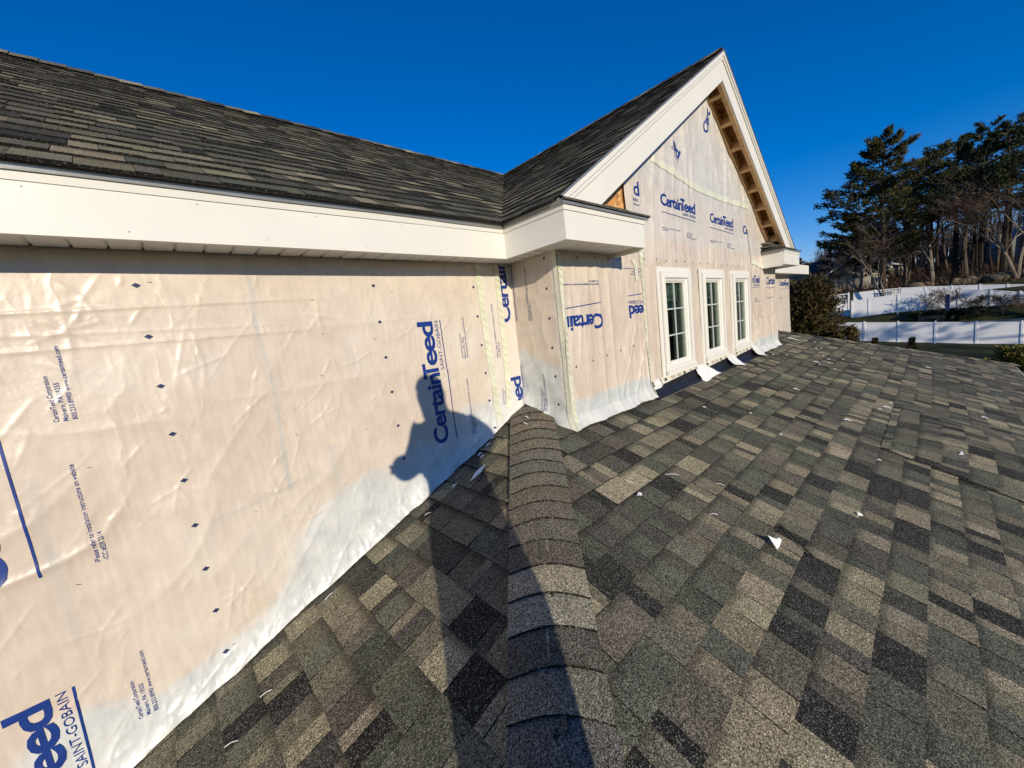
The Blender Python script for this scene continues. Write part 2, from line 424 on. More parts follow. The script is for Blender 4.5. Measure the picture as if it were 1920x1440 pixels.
lower_deck.poly([(2.016, 2.056, ZL+SL*2.016-0.006), (-1.1, 2.056, ZL-SL*1.1-0.006), (-1.1, -1.06, ZL-SL*1.1-0.006)])
lower_deck.poly([(8.34, 2.0, -0.553), (HC[0], HC[1], -0.553-kE*3.66), (HC[0], 8, -0.553-kE*3.66), (8.34, 8, -0.553)])
porch_roof = lower_deck.build('lower_roof', MAT['asphalt_underlay'], house)
v0R = (1.453 - 19 * E * CS) / CS
tabs('lower_roof', PR, -1.4, 12.4, v0R, 23, [lambda p: hipL(p) + 0.03, lambda p: -far_hip(p), lambda p: 2.05 - p.y, lambda p: (0 if False else (1.0 if not (XC < p.x < XD) else 1.0)),
     lambda p: p.y + 1.06, lambda p: 4.0 - p.x], seed=3, wave=0.0012)
tabs('lower_roof', PR, 3.9, 12.4, v0R, 23, [lambda p: -far_hip(p), lambda p: 2.05 - p.y, lambda p: p.y + 1.06, lambda p: p.x - 4.0, lambda p: p.y - 0.26], seed=4)
tabs('lower_roof', PR, 3.9, 5.7, v0R - 0.05, 14, [lambda p: p.y + 1.06, lambda p: p.x - 4.0, lambda p: 5.62 - p.x, lambda p: 0.258 - p.y], seed=5, bumpf=saddle)
tabs('lower_roof', PR, 5.5, 12.4, v0R, 14, [lambda p: -far_hip(p), lambda p: p.y + 1.06, lambda p: p.x - 5.625, lambda p: 0.258 - p.y], seed=6)
v0L = (0.349 - 10 * 0.138 * 1) / CS
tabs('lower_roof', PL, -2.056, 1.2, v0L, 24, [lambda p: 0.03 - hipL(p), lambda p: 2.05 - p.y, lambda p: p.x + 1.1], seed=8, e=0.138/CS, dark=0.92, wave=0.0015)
tabs('lower_roof', PE, -1.2, 8, -3.9, 27, [lambda p: far_hip(p)], mat='shingle_far', seed=9)
# main roof and bay roof
PM = Plane((0, EY, EZ), (1, 0, 0), (0, CG, SG)); PGL = Plane((EXL, 0, EZ), (0, -1, 0), (CG, 0, SG)); PGR = Plane((EXR, 0, EZ), (0, 1, 0), (-CG, 0, SG))
PB = Plane((0, 2*YR-EY, EZ), (-1, 0, 0), (0, -CG, SG))
main_top = (YR - EY) / CG
deck2 = MB(); o_ = -0.006
deck2.poly([(-6, EY, EZ+o_), (EXL, EY, EZ+o_), (XM, YR, ZRIDGE+o_), (-6, YR, ZRIDGE+o_)])
deck2.poly([(EXR, EY, EZ+o_), (10.68, EY, EZ+o_), (10.68, YR, ZRIDGE+o_), (XM, YR, ZRIDGE+o_)])
deck2.poly([(10.68, YR, ZRIDGE+o_), (10.68, 2*YR-EY, EZ+o_), (-6, 2*YR-EY, EZ+o_), (-6, YR, ZRIDGE+o_)])
main_roof = deck2.build('main_roof', MAT['asphalt_underlay'], house)
deck3 = MB()
deck3.poly([(EXL, GY, EZ+o_), (XM, GY, ZRIDGE+o_), (XM, YR, ZRIDGE+o_), (EXL, EY, EZ+o_)])
deck3.poly([(EXR, GY, EZ+o_), (EXR, EY, EZ+o_), (XM, YR, ZRIDGE+o_), (XM, GY, ZRIDGE+o_)])
gable_roof = deck3.build('gable_roof', MAT['asphalt_underlay'], house)
NR = int(main_top / 0.135) + 1
ev = main_top / NR
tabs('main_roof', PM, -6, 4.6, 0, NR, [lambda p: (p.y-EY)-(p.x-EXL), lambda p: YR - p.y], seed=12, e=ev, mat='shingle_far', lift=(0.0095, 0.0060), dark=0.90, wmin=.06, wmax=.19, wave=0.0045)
tabs('main_roof', PM, XM - 0.1, 10.68, 0, NR, [lambda p: (p.y-EY)-(EXR-p.x), lambda p: YR - p.y, lambda p: 10.68 - p.x], seed=13, mat='shingle_far', e=ev, lift=(0.014, 0.009))
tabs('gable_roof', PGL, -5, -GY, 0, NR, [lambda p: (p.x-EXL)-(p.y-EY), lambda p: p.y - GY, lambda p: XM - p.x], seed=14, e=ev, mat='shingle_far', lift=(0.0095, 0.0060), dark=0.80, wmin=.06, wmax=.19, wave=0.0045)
tabs('gable_roof', PGR, GY, 5, 0, NR, [lambda p: (EXR-p.x)-(p.y-EY), lambda p: p.y - GY, lambda p: p.x - XM], seed=15, e=ev, mat='shingle_far', lift=(0.014, 0.009))
TABS.sort(key=lambda t: -t[0])
PARTS = {'lower_roof': porch_roof, 'main_roof': main_roof, 'gable_roof': gable_roof}
rest = {}
for i, (area, part, verts, faces, cc, mat) in enumerate(TABS):
    if i < 300 and area > 0:
        mb = MB(); mb.v = [tuple(v) for v in verts]; mb.f = faces; mb.c = cc
        mb.build('shingle', MAT[mat], PARTS[part], origin=sum(verts, Vector()) / len(verts))
    else:
        mb = rest.setdefault((part, mat), MB()); mb.add(verts, faces); mb.c[-len(verts):] = cc
for (part, mat), mb in rest.items():
    mb.build('shingles', MAT[mat], PARTS[part], kind='stuff')
TABS.clear()

# hip cap shingles over the near hip
def cap_profile(a, r=0.075):
    return -SL / math.sqrt(2) * math.sqrt(a*a + r*r)
def hip_cap(sx, nxt, half, lift, col, parent, rnd):
    """one cap piece along the hip, lower edge at sx (x+y mean), upper end at nxt"""
    top = []; n = 9; tk = 0.007
    rows = [(sx, lift), ((sx*0.55+nxt*0.45), lift*0.72), (nxt, lift*0.25)]
    verts = []; cols = []
    tw = rnd.uniform(-0.006, 0.006)
    for ri, (s, lf) in enumerate(rows):
        hz = ZR + SL * (s + 0.02) + 0.016
        for k in range(n):
            a = -half + 2*half*k/(n-1)
            sag = 0.010 * (1 - (a/half)**2)                       # butt edge bows a little
            ss = s + (sag * 0.6 if ri == 0 else 0) + tw * a / half
            p = Vector((ss - 0.02 + a*0.7071 + 0.0, ss + 0.02 - a*0.7071, hz + SL*(ss - s) + cap_profile(a) + lf + 0.010))
            verts.append(p); cols.append((*[c*1.7 for c in col], 0.1 + 0.4*ri))
    m = len(verts)
    for k in range(n): verts.append(verts[k] - Vector((0, 0, tk + 0.006))); cols.append((0.012, 0.011, 0.010, 0.1))
    for k in range(n): verts.append(verts[k].copy()); cols.append((0.012, 0.011, 0.010, 0.1))
    # side skirts
    L0 = len(verts)
    for ri in range(3): verts.append(verts[ri*n] - Vector((0, 0, tk + 0.004))); cols.append((*[c*0.22 for c in col], 0.1))
    R0 = len(verts)
    for ri in range(3): verts.append(verts[ri*n + n-1] - Vector((0, 0, tk + 0.004))); cols.append((*[c*0.22 for c in col], 0.1))
    fs = []
    for ri in range(2):
        for k in range(n-1):
            a = ri*n + k; fs.append((a, a+1, a+n+1, a+n))
    for k in range(n-1): fs.append((m+k, m+k+1, m+n+k+1, m+n+k))
    for ri in range(2):
        fs.append((L0+ri, ri*n, (ri+1)*n, L0+ri+1)); fs.append((ri*n+n-1, R0+ri, R0+ri+1, (ri+1)*n+n-1))
    mb = MB(); mb.v = [tuple(v) for v in verts]; mb.f = fs; mb.c = cols
    mb.build('hip_shingle', MAT['shingle'], parent, smooth=False, origin=verts[4])
rnd = random.Random(5)
CAPC = [(0.088,0.076,0.055),(0.080,0.070,0.052),(0.085,0.072,0.055),(0.10,0.084,0.060),(0.082,0.075,0.055),(0.094,0.086,0.060),(0.085,0.078,0.060),(0.078,0.076,0.060),(0.088,0.080,0.058),(0.085,0.072,0.052),(0.080,0.070,0.052),
        (0.078,0.070,0.055),(0.060,0.052,0.040),(0.165,0.145,0.100),(0.140,0.130,0.095),(0.050,0.046,0.036),(0.092,0.084,0.062),(0.062,0.060,0.052)]
s = 1.87 + 0.078; i = 0
while s > -1.0:
    nx = min(s + 0.105, 1.975)
    hip_cap(s, nx, 0.152, 0.014, CAPC[i] if i < len(CAPC) else rnd.choice(CAPC), porch_roof, rnd)
    s -= 0.078 if i < 10 else 0.086; i += 1
# far hip caps (one strip of joined pieces, seen edge on)
mb = MB(); hv = Vector((HC[0]-HB[0], HC[1]-HB[1], SL*(HC[1]-HB[1]))); ln = hv.length; hd = hv.normalized(); side = hd.cross(Vector((0, 0, 1))).normalized()
for k in range(int(ln / 0.14)):
    a = Vector((HB[0], HB[1], ZR + SL*HB[1])) + hd * (k * 0.14); b = a + hd * 0.16
    c = rnd.choice(PALW)
    for sg in (-1, 1):
        q = [a + Vector((0,0,.012)), b + Vector((0,0,.022)), b + side*sg*0.14 + Vector((0,0,-0.036+0.012)), a + side*sg*0.14 + Vector((0,0,-0.046+0.012))]
        mb.poly(q if sg < 0 else q[::-1], (*c, 0.3))
mb.build('hip_shingles', MAT['shingle_far'], porch_roof, kind='stuff')
# saddle cut edges: the dark lines of the two cut valleys
def vline(pts, w=0.006):
    mb = MB()
    for a, b in zip(pts[:-1], pts[1:]):
        a = Vector(a); b = Vector(b); d = (b-a).normalized(); sd_ = d.cross(Vector((0, 0, 1))).normalized() * w
        mb.poly([a - sd_, b - sd_, b + sd_, a + sd_])
    mb.build('valley_cut', MAT['asphalt_underlay'], porch_roof)
ys = [0.262 - 0.06*k for k in range(22)]
vline([(3.994 + 0.004*math.sin(k*1.7), y, ZR + SL*y + 0.0125) for k, y in enumerate(ys)], 0.009)
vline([(5.630 + 0.006*math.sin(k*1.3), y, ZR + SL*y + 0.0125) for k, y in enumerate(ys)], 0.008)
# ridge caps on the upper ridges
mb = MB()
def ridge_run(A, B, sidev, pitch):
    A = Vector(A); B = Vector(B); d = (B-A); n = max(1, int(d.length/0.14)); d = d / n
    for k in range(n):
        a = A + d*k; b = A + d*(k+1.12); c = rnd.choice(PALW)
        for sg in (-1, 1):
            o2 = Vector(sidev)*sg*0.13
            q = [a + Vector((0,0,0.018)), b + Vector((0,0,0.026)), b + o2 + Vector((0,0,0.020-0.13*pitch)), a + o2 + Vector((0,0,0.012-0.13*pitch))]
            mb.poly(q if sg < 0 else q[::-1], (*c, 0.3))
ridge_run((-6, YR, ZRIDGE), (10.68, YR, ZRIDGE), (0, 1, 0), PG)
mb.build('ridge_shingles', MAT['shingle'], main_roof, kind='stuff')
mb = MB(); ridge_run((XM, YR, ZRIDGE), (XM, GY + 0.04, ZRIDGE), (1, 0, 0), PG); mb.build('ridge_shingles', MAT['shingle'], gable_roof, kind='stuff')

# ------------------------------------------------------------------ house bodies behind the wrap
mb = MB()
mb.box(-6, XC + 0.02, DW + 0.012, 7.0, -5.4, 0.50)
mb.box(XD - 0.02, 9.95, DW + 0.012, 7.0, -5.4, 0.50)
mb.box(XC + 0.02, XD - 0.02, 4.9, 7.0, -5.4, 0.50)
mb.box(XC + 0.02, XD - 0.02, 2.08, 4.9, -5.4, -1.0)
w_up = mb.build('wall', MAT['osb'], house)
mb = MB(); mb.box(-0.7, 11.5, -0.66, 2.05, -5.4, -1.75)
w_low = mb.build('wall', MAT['brick_lower'], house); w_low['label'] = 'pale lower storey wall under the porch roof'
# sheathing of the bay with window openings
WX = [3.57, 4.465, 5.355]; WZ0, WZ1 = -0.46, 0.285; WH = 0.222
mb = MB()
xs = [XC + 0.002, WX[0]-WH, WX[0]+WH, WX[1]-WH, WX[1]+WH, WX[2]-WH, WX[2]+WH, XD - 0.002]
for k in range(0, 7, 2): mb.box(xs[k], xs[k+1], YG + 0.006, YG + 0.10, -1.3, 0.60)
for wx in WX:
    mb.box(wx-WH, wx+WH, YG + 0.006, YG + 0.10, -1.3, WZ0); mb.box(wx-WH, wx+WH, YG + 0.006, YG + 0.10, WZ1, 0.60)
mb.box(XC + 0.006, XC + 0.10, YG + 0.10, DW + 0.012, -1.3, 0.60)
mb.box(XD - 0.10, XD - 0.006, YG + 0.10, DW + 0.012, -1.3, 0.60)
zt = lambda x: EZ + PG * (min(x - EXL, EXR - x)) - 0.05
mb.prism([(XC + 0.03, YG + 0.006, 0.60), (XD - 0.03, YG + 0.006, 0.60), (XD - 0.03, YG + 0.006, zt(XD)), (XM, YG + 0.006, zt(XM)), (XC + 0.03, YG + 0.006, zt(XC))], (0, 0.09, 0))
mb.build('bay_sheathing', MAT['osb'], house)
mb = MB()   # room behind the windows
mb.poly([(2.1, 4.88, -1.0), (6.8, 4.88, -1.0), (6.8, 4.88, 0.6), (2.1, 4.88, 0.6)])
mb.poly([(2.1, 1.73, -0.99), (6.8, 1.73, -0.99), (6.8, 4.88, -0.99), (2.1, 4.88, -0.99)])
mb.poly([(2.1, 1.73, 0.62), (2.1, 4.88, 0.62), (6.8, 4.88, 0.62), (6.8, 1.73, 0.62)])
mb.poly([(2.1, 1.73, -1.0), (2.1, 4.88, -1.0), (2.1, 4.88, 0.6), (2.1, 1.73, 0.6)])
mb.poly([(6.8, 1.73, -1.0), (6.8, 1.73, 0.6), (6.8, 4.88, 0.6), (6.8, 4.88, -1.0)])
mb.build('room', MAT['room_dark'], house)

# ------------------------------------------------------------------ house wrap sheets
class Sheet:
    def __init__(s, O, U, V, N, disp, tone):
        s.O = Vector(O); s.U = Vector(U); s.V = Vector(V); s.N = Vector(N); s.disp = disp; s.tone = tone
    shift = None
    def pts(s, u, v, off=0.0, push=None):
        d = s.disp(u, v) + off
        if s.shift is not None: u = u + s.shift(u, v)
        if push is not None: d = d + push
        O = np.array(s.O); return O + np.outer(u, s.U) + np.outer(v, s.V) + np.outer(d, s.N)
    def mesh(s, name, u0, u1, nu, vb, vt, nv, parent, hole=None, label=None, flare=None):
        us = np.linspace(u0, u1, nu + 1); T = np.linspace(0, 1, nv + 1)
        vbv = vb(us); vtv = vt(us)
        Ug = np.repeat(us[:, None], nv + 1, 1); Vg = vbv[:, None] + (vtv - vbv)[:, None] * T[None, :]
        u = Ug.ravel(); v = Vg.ravel()
        P = s.pts(u, v)
        idx = np.arange((nu+1)*(nv+1)).reshape(nu+1, nv+1)
        a = idx[:-1, :-1].ravel(); b = idx[1:, :-1].ravel(); c = idx[1:, 1:].ravel(); d = idx[:-1, 1:].ravel()
        F = np.stack([a, b, c, d], 1)
        if hole is not None:
            uc = (u[a] + u[c]) / 2; vc = (v[a] + v[c]) / 2
            F = F[~hole(uc, vc)]
        me = bpy.data.meshes.new(name); me.from_pydata([tuple(p) for p in P], [], [tuple(f) for f in F.tolist()])
        col = np.ones((len(u), 4), np.float32); col[:, :3] = s.tone(u, v)
        at = me.color_attributes.new('Col', 'FLOAT_COLOR', 'POINT'); at.data.foreach_set('color', col.ravel())
        me.materials.append(MAT['wrap']); me.polygons.foreach_set('use_smooth', [True]*len(me.polygons)); me.update()
        o = bpy.data.objects.new(name, me); C.objects.link(o); attach(o, parent)
        if label: o['label'] = label
        return o
def sstep(a, b, x): t = np.clip((x-a)/(b-a), 0, 1); return t*t*(3-2*t)
def line_d(x, c, w): return np.exp(-((x-c)/w)**2)

def make_creases(n, u0, u1, v0, v1, seed, amin, amax, hmax=0.0046, lmax=0.30):
    r = np.random.default_rng(seed); L = []
    for k in range(n):
        a = math.radians(r.uniform(amin, amax)); ln_ = 0.05 + lmax*r.random()**2; h = r.uniform(0.3, 1.0)**1.5*hmax
        L.append((r.uniform(u0, u1), r.uniform(v0, v1), math.cos(a), math.sin(a), ln_, h, r.uniform(0.0035, 0.008), r.uniform(-.25, .25)))
    return L
def add_creases(u, v, L):
    d = np.zeros_like(u)
    for (uc, vc, ca, sa, ln_, h, w, bend) in L:
        du = u-uc; dv = v-vc
        m = (np.abs(du) < ln_) & (np.abs(dv) < ln_)
        if not m.any(): continue
        a = du[m]*ca + dv[m]*sa; b = -du[m]*sa + dv[m]*ca - bend*a*a/ln_*0.6
        t = np.clip(1 - np.abs(a)/(ln_*0.5), 0, 1)
        d[m] += h * t**0.7 * np.exp(-np.abs(b)/(w*(0.6+0.8*t)))
    return d
_rh = np.random.default_rng(77)
CRH = []
for _k in range(260):
    _u = _rh.uniform(-1.0, 1.9); _v = ZL + SL*_u + abs(_rh.normal(0, 0.10)) + 0.01; _a = math.radians(_rh.uniform(10, 150))
    CRH.append((_u, _v, math.cos(_a), math.sin(_a), 0.04 + 0.16*_rh.random()**2, _rh.uniform(0.3, 1)*0.0045, _rh.uniform(0.004, 0.011), _rh.uniform(-.4, .4)))
CRL = CRH + make_creases(120, -1.0, 1.6, -1.4, 0.45, 5, 35, 75) + make_creases(50, -1.0, 1.9, -1.4, 0.45, 6, 95, 160, 0.003) + make_creases(90, -0.9, 1.95, -1.5, 0.45, 8, 80, 100, 0.0018, 0.5)
for (uc, vc, k) in ((-0.21, 0.19, 7), (-0.03, -0.46, 6), (0.14, 0.02, 5), (0.55, -0.30, 7), (0.78, -0.05, 5), (1.09, 0.07, 6), (0.10, -0.98, 8), (0.42, -0.78, 6), (-0.15, 0.30, 6), (0.62, 0.19, 5), (0.30, -0.60, 6), (-0.32, -0.9, 6), (1.3, -0.25, 5)):
    for j in range(k):
        a = 2*math.pi*(j+0.37*math.sin(uc*50+j))/k; CRL.append((uc+0.045*math.cos(a), vc+0.045*math.sin(a), math.cos(a), math.sin(a), 0.12, 0.0035, 0.006, 0.1))
# long wall --- u = x, v = z
def hemL(u): # roof surface along the long wall
    r = ZL + SL * np.minimum(u, 1.99)
    a = np.abs((u - 2.0)) * 0.7071
    return r + 0.010 * (a < 0.17)
def dispL(u, v):
    u = np.asarray(u, float); v = np.asarray(v, float)
    d = 0.006 + 0.016 * fbm(u*1.3, v*1.3, 1, 2) - 0.004
    p = u*0.62 + v*0.78; q = -u*0.78 + v*0.62                     # folds rising to the right
    lowz = sstep(0.15, -0.5, v)
    d += lowz * 0.008 * ridge(p*1.1, q*5.5 + 1.5*vn(p*2, q, 5), 7, 2.2) * vn(u*1.7, v*1.7, 3)
    d += 0.003 * ridge(u*2.1 + 0.4*vn(v*3, u, 9), v*3.4, 12, 5) * vn(u*1.1, v*1.1, 14)
    d += 0.0035 * ridge(p*2.2, q*11, 21, 2.5) * (0.35 + 0.65*lowz) * vn(u*2.4, v*2.4, 22)
    d += add_creases(u, v, CRL)
    # long horizontal pleats near the top
    for (v0, w, a, s0) in ((0.262, 0.005, 0.006, 0.05), (0.172, 0.004, 0.0035, -0.05), (0.128, 0.005, 0.005, 0.0)):
        d += a * np.exp(-np.abs((v - v0 - s0*u*0.5)/w)) * sstep(0.9, 0.2, u) 
    hz = hemL(u); t = np.clip((hz + 0.16 - v)/0.16, 0, 1.3)
    d += (0.030 + 0.018*fbm(u*4, u*0+0.5, 40, 2)) * t**2 + 0.010 * t * np.sin(u*23 + 3*np.sin(u*5)) * vn(u*5, u*0, 44)
    return d
def toneL(u, v):
    n = 0.10*(fbm(u*3, v*3, 50) - 0.5); hz = hemL(u)
    r = sstep(0.22, 0.32, (v - hz) + n*2.2 + 0.22*(fbm(u*1.7+3, v*1.2, 52)-0.5)*2)
    r = r * (1 - 0.55*sstep(-0.15, -0.6, u) * sstep(0.2, 0.45, v))
    g = 0.8*line_d(u + 0.008*np.sin(v*9), 0.362, 0.012)*(0.4+0.8*fbm(u*6, v*6, 53)) * (v > -0.62) + 0.5*line_d(u, -0.385, 0.016)*(v < -0.3)*(v > -0.9) \
        + 0.5*line_d(u, 0.565, 0.02)*(v < -0.45) * (v > -0.75) + 0.45*line_d(v - 0.15*(u-0.2), -0.62, 0.012)*(u > 0.05)*(u < 0.5)
    b = 0.7*sstep(0.05, 0.0, v - hz) + 0.6*sstep(1.60, 1.66, u) + 0.35*sstep(0.55, 0.8, fbm(u*2, v*2.6, 54))
    return np.stack([r*np.ones_like(u), np.clip(g, 0, 1), np.clip(b, 0, 1)], 1)
SHL = Sheet((0, DW, 0), (1, 0, 0), (0, 0, 1), (0, -1, 0), dispL, toneL)
wrapL = SHL.mesh('house_wrap', -1.1, XC - 0.004, 520, lambda u: hemL(u) + 0.010 + 0.014*fbm(u*6, u*0, 60) , lambda u: 0.478 + 0*u, 300, house, label='long rumpled wall wrap left of the inner corner')
SHL.mesh('house_wrap', -6, -1.1, 60, lambda u: -1.9 + 0*u, lambda u: 0.478 + 0*u, 30, house)

# return wall --- u = -(y-DW) toward the eye side, normal -X
def hemC(u): return ZR + SL*(DW - u) + 0.012*(u < 0.12)*1.0
def dispC(u, v):
    d = 0.005 + 0.012*fbm(u*3, v*1.2, 70, 2) + 0.009*ridge(u*10 + 0.6*vn(v*4, u*2, 71), v*1.2, 72, 2.5)*sstep(0.5, -0.3, v)
    d += 0.004*ridge(u*9, v*7, 73, 4)
    t = np.clip((hemC(u) + 0.14 - v)/0.14, 0, 1.3)
    return d + 0.035*t**2 + 0.006*t*np.sin(u*40)
def toneC(u, v):
    r = sstep(0.36, 0.44, (v - hemC(u)) + 0.03*(fbm(u*5, v*5, 76)-0.5)); g = 0.35*line_d(v, -0.03, 0.02)*(u > 0.05)*(u < 0.3)
    b = 0.5*sstep(0.10, 0.02, u)*0 + 0.8*sstep(0.36, 0.42, u)
    return np.stack([r, g, b], 1)
SHC = Sheet((XC, DW, 0), (0, -1, 0), (0, 0, 1), (-1, 0, 0), dispC, toneC)

# bay face --- u = x, v = z
CRG = make_creases(110, 1.95, 3.1, -0.7, 0.5, 15, 70, 110, 0.004, 0.5) + make_creases(200, 2.9, 6.9, 0.3, 2.2, 16, 72, 108, 0.006, 0.6) + make_creases(60, 5.8, 6.95, -0.7, 0.5, 17, 60, 120, 0.005, 0.5)
ZH = ZR + SL*YG
def dispG(u, v):
    u = np.asarray(u, float); v = np.asarray(v, float)
    d = 0.006 + 0.012*fbm(u*2.2, v*1.0, 80, 2)
    st = 1.0
    warp = 0.25*(v)*(vn(u*1.5, v*0.8, 82)-0.5)
    calm = 1 - 0.62*sstep(0.70, 0.82, v)*sstep(1.14, 1.04, v)*sstep(3.1, 3.3, u)
    d += calm*0.020*ridge((u+warp)*7, v*0.9, 83, 2.2)*vn(u*1.6, v*1.4, 84)
    d += calm*0.011*ridge((u+warp*1.4)*15, v*1.6, 85, 2.5)*vn(u*2, v*2, 86)
    d += add_creases(u, v, CRG)
    up = sstep(1.0, 1.3, v)
    p = u*0.85 + v*0.5; 
    d += up*0.016*ridge(p*5, v*1.3, 87, 2)
    d += 0.012*ridge((u - 0.55*v)*6, (v+u)*0.8, 88, 3)*sstep(2.3, 2.6, u)*sstep(3.05, 2.9, u)*sstep(0.3, -0.2, v)
    d += 0.014*ridge((u + 0.55*v)*6, v, 89, 3)*sstep(5.75, 5.9, u)*sstep(0.1, -0.2, v)
    d += 0.010*np.exp(-((v-0.47)/0.05)**2)*ridge(u*9, v*0.6, 91, 1.5)*(u > 3)
    hem = (u < 3.04) | (u > 5.84)
    t = np.where(hem, np.clip((ZH + 0.13 - v)/0.13, 0, 1.3), 0)
    return d + 0.060*t**2 + 0.012*t*np.sin(u*17+1)
def toneG(u, v):
    hem = (u < 3.04) | (u > 5.84)
    n = 0.03*(fbm(u*5, v*5, 92)-0.5)
    r = np.where(hem, sstep(ZH+0.185, ZH+0.20, v + n), 1.0)
    r = r * np.where(v > 0.62, 0.55 + 0.25*fbm(u*2, v*2, 93), 1.0) * (1 - 0.5*sstep(1.0, 1.15, v))
    g = np.where(hem & (v < ZH+0.19) & (v > ZH+0.09), 0.45, 0.0) + 0.25*line_d(v, 1.22, 0.03) + 0.18*(v > 0.55)*sstep(0.4, 0.8, fbm(u*3, v*1.5, 95))
    b = 0.6*np.where(hem, sstep(ZH+0.10, ZH+0.07, v), 0) + 0.5*line_d(u, 4.35, 0.12)*(v > 1.2)
    return np.stack([r, g, np.clip(b, 0, 1)], 1)
SHG = Sheet((0, YG, 0), (1, 0, 0), (0, 0, 1), (0, -1, 0), dispG, toneG)
SHC.shift = lambda u, v: sstep(0.30, DW-YG, u) * (dispG(np.full_like(v, XC), v) + 0.002)
SHG.shift = lambda u, v: -sstep(XC+0.14, XC, u) * dispC(np.full_like(v, DW-YG), v)
c0 = lambda k: (lambda u: k + 0*u)
rwall = SHC.mesh('house_wrap', 0.002, DW - YG, 44, lambda u: hemC(u) + 0.004, lambda u: 0.478 + 0*u, 110, house, label='narrow return wall wrap beside the inner corner')
hemf = lambda u: ZH + 0.006 + 0.012*fbm(u*7, u*0, 97)
gz = lambda u: np.maximum(0.792, EZ + PG*np.minimum(u-EXL, EXR-u) - 0.075)
SHG.mesh('house_wrap', XC, 3.03, 130, hemf, c0(0.79), 150, house, label='wrap panel on the bay left of the windows')
def hole(u, v):
    h = np.zeros(u.shape, bool)
    for wx in WX: h |= (np.abs(u-wx) < WH+0.03) & (v > WZ0-0.03) & (v < WZ1+0.03)
    return h
SHG.mesh('house_wrap', 3.03, 5.85, 220, lambda u: -0.575 + 0.01*np.sin(u*9), c0(0.79), 110, house, hole=hole, label='wrap panel around the three bay windows')
SHG.mesh('house_wrap', 5.85, XD + 0.012, 80, hemf, c0(0.79), 110, house, label='wrap panel on the bay right of the windows')
wrapT = SHG.mesh('house_wrap', 2.82, 6.90, 260, c0(0.79), gz, 110, house, label='wrap on the upper gable triangle')
# far set-back wall
def dispF(u, v): return 0.006 + 0.012*ridge(u*5 + 0.3*v, v*0.8, 101, 2) + 0.006*fbm(u*3, v*3, 102)
def toneF(u, v): return np.stack([0.9 + 0*u, 0*u, 0.2*fbm(u, v, 103)], 1)
SHF = Sheet((0, DW, 0), (1, 0, 0), (0, 0, 1), (0, -1, 0), dispF, toneF)
SHF.mesh('house_wrap', XD + 0.004, 9.95, 120, lambda u: np.minimum(-0.50, -0.547 - kE*(u-8.34)) - 0.02, c0(0.49), 50, house, label='wrap on the set-back wall beyond the bay')
mb = MB(); mb.poly([(XD + 0.004, YG, -0.75), (XD + 0.004, DW, -0.55), (XD + 0.004, DW, 0.5), (XD + 0.004, YG, 0.5)]); mb.build('house_wrap', MAT['wrap_loose'], house)
mb = MB(); mb.box(9.951, 9.965, DW, 7.0, -5.4, 0.5); mb.build('house_wrap', MAT['wrap_loose'], house)

